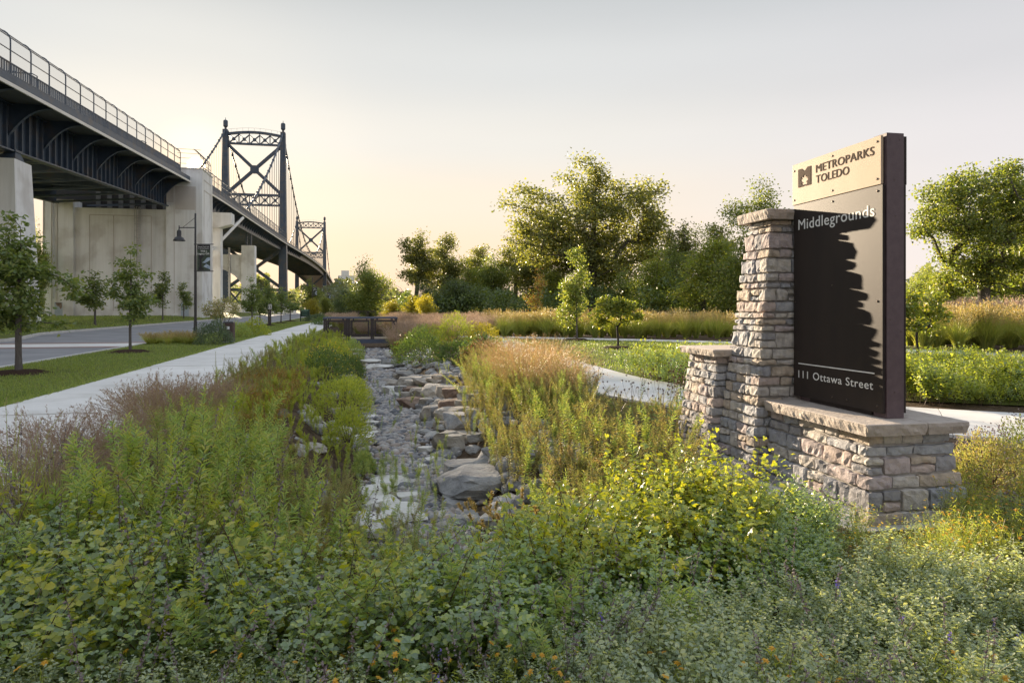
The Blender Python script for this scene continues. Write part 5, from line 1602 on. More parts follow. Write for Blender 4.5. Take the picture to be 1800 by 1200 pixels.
# footbridges over the creek
def footbridge(y, label, detail):
    r = empty('footbridge', (-.2, y, 0), 0, label=label, cat='footbridge')
    x0, x1 = -2.0, 2.0
    for yy_ in ((0.0, 1.8) if detail else (0.0,)):
        f = 1.0
        mb = MB(); mb.box(x0, x1, yy_ - .05, yy_ + .05, -.30, -.08); mb.build('beam', 'rail_blue', r)
        mb = MB(); mb.box(x0 - .03, x1 + .03, yy_ - .08, yy_ + .08, 1.06, 1.15); mb.build('top_rail', 'rail_blue' if detail else 'bronze_metal', r, bevel=.008)
        for x in (x0 + .03, -.70, .63, x1 - .03):
            for dx_ in ((-.05, .05) if abs(x) < 1.5 else (0,)):
                mb = MB(); mb.box(x + dx_ - .045, x + dx_ + .045, yy_ - .045, yy_ + .045, -.28, 1.07); mb.build('post', 'bronze_metal', r)
        for (a, b) in ((x0 + .12, -.83), (-.56, .48), (.76, x1 - .12)):
            mb = MB(); t = .085
            mb.box(a, b, yy_ - .025, yy_ + .025, .97 - t, .97); mb.box(a, b, yy_ - .025, yy_ + .025, .06, .06 + t); mb.box(a, a + t, yy_ - .025, yy_ + .025, .06 + t, .97 - t); mb.box(b - t, b, yy_ - .025, yy_ + .025, .06 + t, .97 - t)
            fr = mb.build('panel_frame', 'bronze_metal', r)
            mb = MB(); mb.add([(a, yy_, .1), (b, yy_, .1), (b, yy_, .95), (a, yy_, .95)], [(0, 1, 2, 3)]); mb.build('panel_mesh', 'wire_mesh_dark', fr)
            for xx_ in (a + .15, b - .15):
                mb = MB(); mb.box(xx_ - .03, xx_ + .03, yy_ - .02, yy_ + .02, .97, 1.07); mb.build('bracket', 'bronze_metal', fr)
    for k in range(14 if detail else 6):
        w = 1.9 / (14 if detail else 6)
        mb = MB(); mb.box(x0, x1, k * w - .02, (k + 1) * w - .035, -.075, -.03); mb.build('plank', 'deck_boards', r)
    return r
footbridge(39.0, 'near footbridge with dark framed railing panels over the dry creek', True)
footbridge(108.0, 'far footbridge with plain railing further up the creek', False)

# black fence behind the grass belt
def fence(name, pts, label, h=1.25, sp=2.6):
    r = empty(name, (pts[0][0], pts[0][1], 0), label=label, cat='fence')
    ox, oy = pts[0]
    for (a, b) in zip(pts[:-1], pts[1:]):
        L = math.dist(a, b); n = max(1, int(L / sp)); 
        for k in range(n):
            t0, t1 = k / n, (k + 1) / n
            p0 = (a[0] + (b[0] - a[0]) * t0 - ox, a[1] + (b[1] - a[1]) * t0 - oy); p1 = (a[0] + (b[0] - a[0]) * t1 - ox, a[1] + (b[1] - a[1]) * t1 - oy)
            mb = MB(); mb.tube([(p0[0], p0[1], -.05), (p0[0], p0[1], h + .05)], .045, 6); mb.build('fence_post', 'black_metal', r)
            mb = MB(); mb.beam((*p0, h), (*p1, h), .05, .05); mb.beam((*p0, .12), (*p1, .12), .04, .04); rl = mb.build('rail', 'black_metal', r)
            mb = MB(); mb.add([(*p0, .1), (*p1, .1), (*p1, h), (*p0, h)], [(0, 1, 2, 3)]); mb.build('mesh_panel', 'wire_mesh_dark', rl)
fa = [tuple(PD(px, d)[:2]) for px, d in ((872, 70), (960, 64), (1060, 60), (1180, 57), (1300, 54))]
fence('park_fence', fa, 'black mesh fence behind the grass belt before the treeline', h=1.4)
fb = [tuple(PD(px, d)[:2]) for px, d in ((1590, 46), (1680, 43), (1810, 40))]
fence('park_fence', fb, 'black mesh fence under the big maple', h=1.45)

# ================================================================== THE CREEK: boulders, slabs, pebbles
def ico(sub):
    import bmesh
    bm = bmesh.new(); bmesh.ops.create_icosphere(bm, subdivisions=sub, radius=1)
    v = np.array([x.co[:] for x in bm.verts]); f = [tuple(y.index for y in x.verts) for x in bm.faces]; bm.free()
    return v, f
ICO3, ICO3F = ico(3); ICO1, ICO1F = ico(1)
def rock_mesh(seed, sx, sy, sz, mat, cuts=9, slab=False):
    rng = np.random.default_rng(seed)
    v = ICO3.copy()
    # cube-ish body cut by random planes
    v = np.sign(v) * np.abs(v) ** .5
    for k in range(cuts + 5):
        n = unit(rng.normal(size=3) * np.array([1, 1, .45])); c = rng.uniform(.62, 1.0)
        dd = v @ n; over = np.maximum(dd - c, 0)
        v = v - over[:, None] * n
    tz = rng.uniform(.50, .8) if not slab else .75
    v[:, 2] = np.minimum(v[:, 2], tz + .04 * v[:, 0])
    amp = .028 if not slab else .02
    nz = np.array([[noise.noise(Vector(p) * 2.3 + Vector((seed, 0, 0))), noise.noise(Vector(p) * 2.3 + Vector((0, seed, 0))), noise.noise(Vector(p) * 3.1 + Vector((0, 0, seed)))] for p in v])
    v = v + nz * amp * 1.6
    n2 = np.array([noise.noise(Vector(p) * 6.3 + Vector((seed * 2, 0, 0))) + .6 * noise.noise(Vector(p) * 13 + Vector((0, seed, 0))) for p in v])
    v = v + unit(v) * (n2 * .035)[:, None]
    strata = np.sin(v[:, 2] * 13 + nz[:, 0] * 4) * .018
    v[:, :2] *= (1 + strata)[:, None]
    v = v / np.abs(v).max(0) * np.array([sx, sy, sz]) / 2
    v[:, 2] -= v[:, 2].min()
    mb = MB(); mb.add(v, ICO3F)
    return mb.mesh('boulder', mat)
rk = [0]
def rock(px, py, w, h, mat='boulder_tan', z=None, depth=None, rz=None, slab=False, label=None, group=None, name='boulder', sink=.05):
    """px,py: middle of the lower edge in the photograph; w,h in photo pixels"""
    rk[0] += 1
    zb = -.5 if z is None else z
    p = PZ(px, py, zb); d = (EYE - zb) * 1200 / (py - 540)
    k_ = 1.0 if slab else 1.42; W = w / 1200 * d * k_; H = h / 1200 * d * (1 + (k_ - 1) * .3); D = depth if depth else W * random.uniform(.7, 1.0)
    rng = random.Random(rk[0])
    me = rock_mesh(rk[0], W, D, max(.08, H * (1 if not slab else 1)), mat, slab=slab)
    o = link(name, me, None); fw = np.array([SY, CY, 0])
    p = p + fw * D * .5
    o.location = (p[0], p[1], zb - sink); o.rotation_euler = (rng.uniform(-.05, .05), rng.uniform(-.06, .06), (-YAW + rng.uniform(-.25, .25)) if rz is None else rz)
    lab = label or ('flat pale stone slab lying in the creek bed' if slab else {'boulder_tan': 'tan limestone block in the stacked right bank of the creek', 'boulder_grey': 'grey angular boulder in the stacked right bank of the creek', 'boulder_rust': 'rust-brown boulder in the right bank of the creek', 'slab_pale': 'pale blocky stone at the foot of the creek bank'}[mat])
    setp(o, lab, 'boulder' if not slab else 'stone slab', group or ('stones of the creek bank' if not slab else 'flat slabs in the creek bed'))
    return o
def cz(x, y): return 550 + x / 3.3325, 540 + y / 3.3333      # readings taken on a 3.33x enlargement
def R1(x, y, w, h, mat='boulder_tan', z=None, **k):
    a, b = cz(x, y); return rock(a, b, w / 3.333, h / 3.333, mat, z, **k)
# right bank, far to near (x, lower edge, width, height)
for a in [(500, 350, 60, 42, 'boulder_grey', -.5), (440, 335, 70, 36, 'boulder_grey', -.45), (535, 400, 80, 36, 'boulder_grey', -.4), (590, 425, 60, 40, 'boulder_grey', -.35), (490, 415, 50, 30, 'boulder_tan', -.5), (460, 455, 60, 40, 'boulder_tan', -.55),
          (535, 475, 115, 66, 'boulder_tan', -.5), (650, 468, 150, 66, 'boulder_tan', -.32), (680, 420, 90, 34, 'boulder_tan', -.12), (745, 430, 90, 46, 'boulder_rust', -.1), (800, 440, 80, 40, 'boulder_grey', -.1), (460, 505, 100, 55, 'slab_pale', -.58), (495, 520, 90, 40, 'slab_pale', -.6),
          (570, 515, 100, 62, 'boulder_rust', -.5), (620, 518, 100, 54, 'boulder_tan', -.42), (720, 530, 170, 92, 'boulder_tan', -.34), (840, 545, 130, 84, 'boulder_rust', -.2), (915, 575, 160, 90, 'boulder_tan', -.12),
          (570, 598, 150, 80, 'boulder_rust', -.6), (690, 575, 60, 50, 'boulder_grey', -.45), (690, 660, 110, 100, 'boulder_tan', -.55), (745, 590, 90, 66, 'boulder_tan', -.4), (815, 620, 125, 84, 'boulder_rust', -.3), (640, 610, 80, 60, 'boulder_grey', -.6),
          (790, 680, 150, 100, 'boulder_tan', -.42), (880, 730, 200, 130, 'boulder_grey', -.36), (705, 700, 60, 80, 'boulder_grey', -.62), (765, 735, 110, 84, 'boulder_tan', -.58), (890, 790, 150, 70, 'boulder_tan', -.42),
          (775, 865, 145, 138, 'boulder_tan', -.6), (670, 700, 70, 36, 'slab_pale', -.62)]:
    R1(*a[:4], a[4], a[5])
    if a[2] > 85:                      # a second, smaller block stacked behind
        q = random.Random(int(a[0] * 3 + a[1]))
        R1(a[0] + a[2] * q.uniform(.35, .6), a[1] - a[3] * q.uniform(.1, .35), a[2] * q.uniform(.55, .8), a[3] * q.uniform(.6, .9), q.choice(['boulder_tan', 'boulder_tan', 'boulder_grey']), a[5] + .14)
R1(880, 1000, 210, 100, 'boulder_grey', -.45, label='dark grey angular boulder beside the nearest big slab')
R1(890, 1125, 300, 135, 'boulder_grey', -.5, label='largest layered grey slab at the near right end of the creek', depth=.95)
R1(770, 1085, 130, 90, 'boulder_grey', -.55)
# flat slabs in the bed
for a in [(385, 362, 200, 34, -.55), (330, 322, 140, 22, -.5), (435, 290, 60, 52, -.45), (200, 262, 150, 26, -.35), (245, 290, 90, 30, -.4), (140, 250, 80, 24, -.3), (85, 310, 120, 20, -.25), (330, 645, 90, 26, -.6), (335, 682, 100, 28, -.6), (300, 718, 130, 30, -.58), (320, 748, 130, 28, -.6), (285, 785, 160, 42, -.55),
          (665, 850, 120, 46, -.6), (690, 905, 130, 40, -.6), (430, 1060, 260, 66, -.58), (620, 1045, 110, 40, -.6), (400, 1180, 250, 72, -.56), (560, 1240, 200, 60, -.55), (330, 1290, 260, 80, -.5), (640, 960, 70, 60, -.6), (330, 1110, 220, 60, -.56), (470, 1230, 260, 70, -.55), (350, 1330, 280, 80, -.52), (560, 1120, 160, 50, -.58)]:
    R1(*a[:4], 'slab_pale', a[4], slab=True)
# left bank
def R2(x, y, w, h, mat='boulder_tan', z=-.3):
    rock(x / 3, 600 + y / 3, w / 3, h / 3, mat, z, label='weathered block half buried in the left bank of the creek', group='stones of the left bank')
for a in [(1560, 395, 130, 66, 'boulder_tan', -.25), (1570, 450, 160, 60, 'boulder_tan', -.35), (1660, 470, 90, 60, 'slab_pale', -.45), (1640, 270, 90, 60, 'boulder_grey', -.25), (1510, 560, 130, 66, 'boulder_grey', -.3), (1610, 320, 80, 30, 'boulder_tan', -.3), (1430, 460, 120, 36, 'boulder_rust', -.12), (1350, 560, 120, 40, 'boulder_tan', -.12), (1690, 350, 60, 40, 'boulder_grey', -.4), (1740, 60, 70, 40, 'boulder_tan', -.3), (1730, 120, 60, 30, 'slab_pale', -.35), (1760, 400, 110, 60, 'boulder_tan', -.5), (1800, 300, 90, 50, 'boulder_grey', -.5), (1700, 560, 120, 60, 'boulder_grey', -.5), (1620, 600, 140, 60, 'boulder_tan', -.4), (1790, 500, 110, 50, 'slab_pale', -.55), (1820, 210, 70, 40, 'boulder_tan', -.5)]:
    R2(*a)
# smaller rubble wedged between the blocks
def rubble():
    rng = np.random.default_rng(29); n = 420
    side = rng.uniform(size=n) < .88
    y = 7 + 22 * rng.uniform(0, 1, n) ** 1.5
    x = np.where(side, rng.uniform(1.0, 2.5, n), rng.uniform(-1.5, -.1, n)); sz = rng.uniform(.06, .17, n)
    z = ground_z(x, y)
    v1, f1 = ico(2); mb = MB()
    for i in range(n):
        v = np.sign(v1) * np.abs(v1) ** .7
        for k in range(5):
            nn = unit(rng.normal(size=3)); dd = v @ nn; v = v - np.maximum(dd - rng.uniform(.55, .9), 0)[:, None] * nn
        a = rng.uniform(0, 6.28); v = v * np.array([1.2, .9, .7]) * sz[i]; c, s_ = math.cos(a), math.sin(a)
        v = np.stack([v[:, 0] * c - v[:, 1] * s_ + x[i], v[:, 0] * s_ + v[:, 1] * c + y[i], v[:, 2] + z[i] + .01], -1)
        mb.add(v, f1)
    mb.build('bank_rubble', 'boulder_grey', label='broken grey rubble wedged between the creek boulders', cat='rubble', kind='stuff')
rubble()
# pebbles
def pebbles():
    rng = np.random.default_rng(17); n = 9500
    y = 4.5 + 34 * rng.uniform(0, 1, n) ** 1.7
    x = rng.normal(.58, .30, n); x = np.where((x < -.1) | (x > 1.35), rng.uniform(.05, 1.1, n), x)
    s = rng.uniform(.022, .06, n) * (1 + .5 * (y / 20)); big = rng.uniform(size=n) < .06; s[big] *= 1.7
    z = ground_z(x, y) + s * .15
    yaw = rng.uniform(0, 6.28, n)
    blocks = []
    vs = np.empty((n, len(ICO1), 3))
    base = ICO1[None] * (1 + rng.uniform(-.15, .15, (n, len(ICO1), 1)))
    base = base * np.stack([rng.uniform(.8, 1.3, n), rng.uniform(.7, 1, n), rng.uniform(.45, .75, n)], -1)[:, None]
    c, s_ = np.cos(yaw)[:, None], np.sin(yaw)[:, None]
    vs[..., 0] = (base[..., 0] * c - base[..., 1] * s_) * s[:, None] + x[:, None]
    vs[..., 1] = (base[..., 0] * s_ + base[..., 1] * c) * s[:, None] + y[:, None]
    vs[..., 2] = base[..., 2] * s[:, None] + z[:, None]
    me = bpy.data.meshes.new('creek_pebbles')
    k = len(ICO1); F = np.array(ICO1F); f = (F[None] + (np.arange(n) * k)[:, None, None]).reshape(-1, 3).astype(np.int32)
    v = vs.reshape(-1, 3).astype(np.float32)
    me.vertices.add(len(v)); me.vertices.foreach_set('co', v.ravel()); me.loops.add(f.size); me.loops.foreach_set('vertex_index', f.ravel())
    me.polygons.add(len(f)); me.polygons.foreach_set('loop_start', np.arange(0, f.size, 3, dtype=np.int32)); me.polygons.foreach_set('loop_total', np.full(len(f), 3, np.int32))
    me.polygons.foreach_set('use_smooth', np.ones(len(f), bool)); me.materials.append(M['pebble']); me.update(calc_edges=True)
    setp(link('creek_pebbles', me), 'grey and white pebbles filling the dry creek bed', 'pebbles', None, 'stuff')
pebbles()
# ================================================================== PLANTING
VR = np.random.default_rng(5)
def stem_line(h, lean, n, rng, bow=.3):
    a = rng.uniform(0, 6.28); t = np.linspace(0, 1, n)
    r = lean * (t ** 1.6) + bow * lean * np.sin(t * 3) * .2
    return np.stack([np.cos(a) * r, np.sin(a) * r, h * (t - .12 * lean * t * t)], -1)
def along(line, t):
    i = np.clip(t * (len(line) - 1), 0, len(line) - 1.001); k = i.astype(int); f = (i - k)[:, None]
    return line[k] * (1 - f) + line[k + 1] * f, unit(line[k + 1] - line[k])
def stem_block(lines, w, rng):
    out = [ribbons(l[None], w, w * .4, rng) for l in lines]
    return out
def phyl(n, rng, ang=2.4, pitch=.5):
    a = np.arange(n) * ang + rng.normal(0, .25, n)
    return np.stack([np.cos(a) * math.cos(pitch), np.sin(a) * math.cos(pitch), np.full(n, math.sin(pitch))], -1)
def T_catmint(rng):
    L = []; S = []; K = []
    h = rng.uniform(.30, .46); main = stem_line(h, rng.uniform(.04, .16), 6, rng); lines = [(main, 1.0)]
    for k in range(rng.integers(3, 6)):
        b, _ = along(main, np.array([rng.uniform(.25, .8)])); l = stem_line(rng.uniform(.09, .16), rng.uniform(.05, .10), 6, rng) + b; lines.append((l, .5))
    for (l, q) in lines:
        n = int(24 * q) + 4
        t = np.linspace(.18, 1, n); p, dd = along(l, t)
        d = phyl(n, rng, 1.57 if False else 2.2, .45)
        nr = unit(rng.normal(size=(n, 3)) * .35 + np.array([0, 0, 1.]))
        sz = np.linspace(1.1, .65, n) * rng.uniform(.75, 1.25, n)
        L.append(leaves(p, d, nr, .023 * sz, .0135 * sz, .2, .2)); S.append(ribbons(l[None], .0035, .002, rng))
    out = [(np.concatenate(L), HEX, 'leaf_catmint'), (np.concatenate(S), RIB(5), 'stem_green')]
    return out
def T_spike(rng):
    """dry flowered-out spike of the catmint"""
    h = rng.uniform(.42, .68); l = stem_line(h, rng.uniform(.05, .3), 6, rng)
    n = 34; t = .55 + .45 * np.sort(rng.uniform(0, 1, n)) ; p, _ = along(l, t); d = unit(rng.normal(size=(n, 3)) + np.array([0, 0, .4])); nr = unit(rng.normal(size=(n, 3)))
    return [(leaves(p, d, nr, rng.uniform(.008, .016, n), .007, .3, .1), HEX, 'spike_dry'), (ribbons(l[None], .003, .0015, rng), RIB(5), 'stem_brown')]
def T_violet(rng):
    h = rng.uniform(.40, .52); l = stem_line(h, .08, 6, rng); n = 14; t = .85 + .15 * rng.uniform(0, 1, n); p, _ = along(l, t)
    d = unit(rng.normal(size=(n, 3))); return [(leaves(p, d, unit(rng.normal(size=(n, 3))), .012, .009), HEX, 'flower_violet'), (ribbons(l[None], .003, .0015, rng), RIB(5), 'stem_green')]
def T_sumac(mat):
    def f(rng):
        L = []; S = []
        h = rng.uniform(.45, .72); main = stem_line(h, rng.uniform(.12, .42), 8, rng); lines = [(main, 20, .25)]
        for k in range(rng.integers(1, 4)):
            b, _ = along(main, np.array([rng.uniform(.35, .7)])); lines.append((stem_line(rng.uniform(.14, .26), rng.uniform(.1, .18), 6, rng) + b, 9, .2))
        for (l, n, t0) in lines:
            t = np.linspace(t0, 1, n); p, dd = along(l, t); d = phyl(n, rng, 2.5, rng.uniform(.05, .4)); pet = rng.uniform(.018, .03, n)[:, None]; q = p + d * pet
            up = unit(rng.normal(size=(n, 3)) * .45 + np.array([0, 0, 1.])); sd = unit(np.cross(d, up)); s = rng.uniform(.75, 1.2, n) * np.linspace(1.1, .75, n)
            L.append(leaves(q, d, up, .038 * s, .030 * s, .12, .12, 'obovate')); L.append(leaves(q, unit(d * .35 + sd), up, .029 * s, .023 * s, .12, .12, 'obovate')); L.append(leaves(q, unit(d * .35 - sd), up, .029 * s, .023 * s, .12, .12, 'obovate'))
            k = len(l); S.append((ribbons(l[None], .006, .003, rng), k - 1))
        blocks = [(np.concatenate(L), HEX, mat)]
        for s_, k in S: blocks.append((s_, RIB(k), 'stem_brown'))
        return blocks
    return f
def T_goldenrod(mat='leaf_goldenrod', hl=.75, hh=1.02, ll=.062, lw=.011, stem='stem_brown', dens=80, branch=4):
    def f(rng):
        L = []; S = []
        h = rng.uniform(hl, hh); main = stem_line(h, rng.uniform(.05, .22), 8, rng); lines = [(main, dens, .2)]
        for k in range(rng.integers(0, branch)):
            b, _ = along(main, np.array([rng.uniform(.45, .8)])); lines.append((stem_line(rng.uniform(.12, .26), rng.uniform(.05, .1), 8, rng) + b, dens // 3, .1))
        for (l, n, t0) in lines:
            t = np.linspace(t0, 1, n); p, dd = along(l, t); d = phyl(n, rng, 2.4, .35); d[:, 2] += np.linspace(-.5, 1.0, n); d = unit(d)
            nr = unit(rng.normal(size=(n, 3)) * .3 + np.array([0, 0, 1.])); s = np.interp(t, [t0, .6, 1], [.75, 1.1, .55]) * rng.uniform(.8, 1.2, n)
            L.append(leaves(p, d, nr, ll * s, lw * s * 1.1, .25, .22, 'x')); S.append(ribbons(l[None], .006, .002, rng))
        return [(np.concatenate(L), HEX, mat), (np.concatenate(S), RIB(7), stem)]
    return f
def T_grass(mat, n, h, spread, w, seed_mat=None, seeds=0, seed_l=.03, droop=.55, bits=26, seed_w=.006, plume=.35, lower=None):
    """a whole clump: arching blades plus seed heads"""
    def f(rng):
        k = 6; t = np.linspace(0, 1, k)
        def lines(m, hmin, hmax, sp, dr):
            a = rng.uniform(0, 6.28, m); H = h * rng.uniform(hmin, hmax, m); R = spread * rng.uniform(.1, 1, m) * sp; r0 = spread * .16 * np.sqrt(rng.uniform(0, 1, m))
            rr = r0[:, None] + R[:, None] * t[None] ** 1.7; zz = H[:, None] * (t[None] - dr * (R / max(spread, .01))[:, None] * t[None] ** 2.6 * .6)
            a2 = a[:, None] + rng.normal(0, .1, m)[:, None] * t[None]
            return np.stack([np.cos(a2) * rr, np.sin(a2) * rr, zz], -1)
        B_ = lines(n, .45, .85, 1.0, droop); out = [(ribbons(B_, w, w * .15, rng), RIB(k - 1), lower or mat)]
        if seeds:
            St = lines(seeds, .8, 1.1, 1.0, droop * .7); out.append((ribbons(St, w * .45, w * .2, rng), RIB(k - 1), mat))
            nb = seeds * bits; si = rng.integers(0, seeds, nb); tt = 1 - plume * rng.uniform(0, 1, nb) ** 1.2
            i = np.clip(tt * (k - 1), 0, k - 1.001); ii = i.astype(int); fr = (i - ii)[:, None]
            p = St[si, ii] * (1 - fr) + St[si, ii + 1] * fr; dd = unit(St[si, ii + 1] - St[si, ii])
            d = unit(dd + rng.normal(size=(nb, 3)) * .55)
            out.append((diamonds(p, d, unit(rng.normal(size=(nb, 3))), seed_l * rng.uniform(.5, 1.3, nb), seed_w), QUAD, seed_mat or mat))
        return out
    return f
def make(tf, n, seed):
    return [tf(np.random.default_rng(seed * 100 + i)) for i in range(n)]
def area(n, dx0, dx1, d0, d1, rng, cond=None):
    """random points by bearing and distance from the photographer's stand"""
    dx = rng.uniform(dx0, dx1, n); d = np.sqrt(rng.uniform(d0 * d0, d1 * d1, n))
    if cond is not None:
        m = cond(dx, d); dx, d = dx[m], d[m]
    cx = dx * d; x = CY * cx + SY * d; y = -SY * cx + CY * d
    return np.stack([x, y, ground_z(x, y)], -1)
def inside_sign(P_):
    q = P_[:, :2] - np.array([sp[0], sp[1]])
    return (q[:, 0] > -.62) & (q[:, 0] < .95) & (q[:, 1] > -.42) & (q[:, 1] < 2.9)
def bed(name, label, cat, tpl, P_, s0, s1, seed, tilt=.2, kind='stuff', zs=None):
    rng = np.random.default_rng(seed)
    P_ = P_[~inside_sign(P_)]
    sc = rng.uniform(s0, s1, len(P_))
    if zs is not None: sc = sc * zs(P_)
    o = link(name, np_mesh(name, scatter(tpl, P_, sc, rng, tilt)), None)
    return setp(o, label, cat, None, kind)
def clumpy(P_, freq, thr, seed):
    v = np.array([noise.noise(Vector((p[0] * freq, p[1] * freq, seed))) for p in P_]); return P_[v > thr]

# ---- catmint carpet in front
top_cat = lambda dx, d: d < 2.72 + np.clip((dx + .1) * 1.05, 0, .68) * 1.28 + .12 * np.sin(dx * 14)
P1 = area(7400, -.92, .95, 1.25, 4.2, VR, top_cat)
hump = lambda P_: np.array([.92 + .32 * noise.noise(Vector((p[0] * 1.3, p[1] * 1.3, 3))) for p in P_])
bed('catmint', 'grey-green catmint carpet across the whole near edge', 'ground cover', make(T_catmint, 8, 1), P1, .85, 1.2, 61, .28, zs=hump)
P2 = area(900, -.6, .95, 1.6, 4.1, VR, lambda dx, d: top_cat(dx, d) & (d > 1.5)); P2 = clumpy(P2, 1.5, -.05, 4)
bed('dry_spikes', 'dry brown-mauve flower spikes standing out of the catmint', 'flower spikes', make(T_spike, 8, 2), P2, .8, 1.15, 62, .35)
bed('violet_flowers', 'few small violet flowers in the catmint', 'flowers', make(T_violet, 4, 3), area(26, -.2, .9, 2.2, 3.8, VR, top_cat), .8, 1.0, 63, .3)
# ---- round-leaved sumac thickets
tS = make(T_sumac('leaf_sumac'), 8, 4); tG = make(T_sumac('leaf_sumac_sunlit'), 6, 5)
P3 = area(820, -.95, -.08, 2.68, 3.9, VR, lambda dx, d: (d < 3.85 + .15 * np.sin(dx * 9)) & ~((dx > -.225) & (dx < -.135) & (d > 3.0)))
bed('sumac_thicket', 'dark round-leaved sumac thicket at the left before the goldenrod', 'shrubbery', tS, P3, .8, 1.05, 64, .25)
P4 = area(1500, -.16, .47, 2.95, 5.1, VR, lambda dx, d: (d > 2.85 + np.clip(dx, 0, 1) * 1.9) & (d < 3.95 + np.clip(dx + .16, 0, .5) * 2.6) & ~((dx < -.12) & (d > 2.9)))
P4 = P4[(P4[:, 0] > .95) | (P4[:, 1] < 4.0)]
bed('sumac_thicket', 'dense round-leaved sumac thicket before the stone plinth', 'shrubbery', tS, P4, .75, 1.05, 65, .25, zs=lambda P_: np.interp((P_[:, 0] * CY - P_[:, 1] * SY) / (P_[:, 0] * SY + P_[:, 1] * CY), [.18, .32, .47], [1.0, .82, .62]))
P5 = area(420, -.10, .33, 3.5, 5.0, VR, lambda dx, d: (d > 3.3 + np.clip(dx, 0, 1) * 1.6) & (d < 4.4 + np.clip(dx + .16, 0, .5) * 1.9)); P5 = P5[P5[:, 0] > .85]
bed('sunlit_sumac', 'yellow-green sunlit sumac sprays between creek and stone sign', 'shrubbery', tG, P5, .95, 1.22, 66, .22)
bed('sunlit_sumac', 'scattered sumac sprays coloured sunlit yellow-green in the left thicket', 'shrubbery', tG, area(70, -.85, -.12, 2.6, 3.8, VR), .95, 1.2, 67, .25)
# ---- goldenrod stand on the left
tR = make(T_goldenrod(), 8, 6); tA = make(T_goldenrod('leaf_aster', .6, .95, .04, .009, dens=90, branch=6), 7, 7)
P6 = area(700, -.66, -.20, 3.6, 7.2, VR, lambda dx, d: (dx > -.70 + (d - 3.5) * .05))
P6 = P6[(P6[:, 0] < -.1) & ~((P6[:, 0] < -1.75) & (P6[:, 1] > 5.3) & (P6[:, 1] < 7.5))]
r6 = (P6[:, 0] * CY - P6[:, 1] * SY) / (P6[:, 0] * SY + P6[:, 1] * CY); d6 = P6[:, 0] * SY + P6[:, 1] * CY; P6 = P6[r6 < -.235 - np.clip(d6 - 4.2, 0, 2.2) * .055]
P6 = clumpy(P6, 1.3, -.28, 8); u6 = VR.uniform(size=len(P6))
bed('goldenrod', 'upright green goldenrod stand left of the creek', 'tall herbs', tR, P6[u6 < .58], .5, 1.18, 68, .26)
bed('goldenrod', 'browning asters mixed into the goldenrod stand', 'tall herbs', tA, P6[(u6 > .58) & (u6 < .84)], .6, 1.15, 168, .34)
bed('goldenrod', 'bright lime shoots mixed into the goldenrod stand', 'tall herbs', make(T_goldenrod('leaf_lime', .7, 1.0, .05, .012, 'stem_green', 80, 5), 4, 19), P6[u6 > .84], .6, 1.12, 169, .28)
P7 = area(300, -.36, -.12, 4.0, 7.6, VR); P7 = P7[(P7[:, 0] < .45)]; r7 = (P7[:, 0] * CY - P7[:, 1] * SY) / (P7[:, 0] * SY + P7[:, 1] * CY); P7 = P7[(r7 < -.235) | (r7 > -.115)]
bed('aster_stand', 'reddish-brown and green asters at the near end of the creek', 'tall herbs', tA, P7, .6, .85, 69, .18)
bed('creek_herbs', 'small green herbs sprouting between the creek slabs', 'herbs', tR, area(80, -.26, -.10, 5.5, 9.5, VR), .35, .6, 70, .25)
bed('creek_herbs', 'brown and green asters closing over the near end of the creek', 'herbs', tA, area(46, -.235, -.11, 4.3, 6.8, VR), .45, .8, 270, .3)
bed('creek_herbs', 'fresh shoots at the near end of the creek', 'herbs', tR, area(26, -.235, -.11, 4.0, 6.4, VR), .45, .75, 271, .3)
bed('creek_herbs', 'low weeds growing through the pebbles', 'herbs', tR, area(60, -.25, -.09, 9, 20, VR), .3, .5, 71, .2)
bed('dry_stalks', 'dry brown stalks leaning among the left goldenrod and sumac', 'dry stems', make(T_spike, 5, 22), area(150, -.8, -.24, 2.7, 5.5, VR), 1.0, 1.7, 170, .45)
bed('sprouts', 'narrow-leaved green shoots sticking out of the sumac thickets', 'tall herbs', tR, area(60, -.8, .3, 2.7, 3.7, VR), .6, .85, 171, .3)
# ---- mixed meadow right of the creek
P8 = area(2300, -.07, .25, 4.7, 17, VR); P8 = P8[(P8[:, 0] > 1.55) & (P8[:, 0] < 4.0) | ((P8[:, 0] > 1.55) & (P8[:, 1] < 7.0))]; r8 = (P8[:, 0] * CY - P8[:, 1] * SY) / (P8[:, 0] * SY + P8[:, 1] * CY); P8 = P8[(r8 < .12) | (P8[:, 1] < 6.6)]
bed('meadow_herbs', 'brownish green asters and goldenrod right of the creek', 'tall herbs', tA, clumpy(P8, 1.1, -.3, 2), .5, 1.05, 72, .38)
P8c = area(420, .08, .27, 5.6, 10.5, VR); P8c = P8c[(P8c[:, 0] < 5.2 - np.clip(P8c[:, 1] - 7, 0, 9) * .25)]
bed('meadow_herbs', 'low brown asters between the seed heads and the sign footing', 'tall herbs', tA, P8c, .35, .68, 172, .4)
P8b = P8[VR.uniform(size=len(P8)) < .22]
bed('meadow_herbs', 'fresh green goldenrod shoots right of the creek', 'tall herbs', tR, P8b, .5, .95, 73, .34)
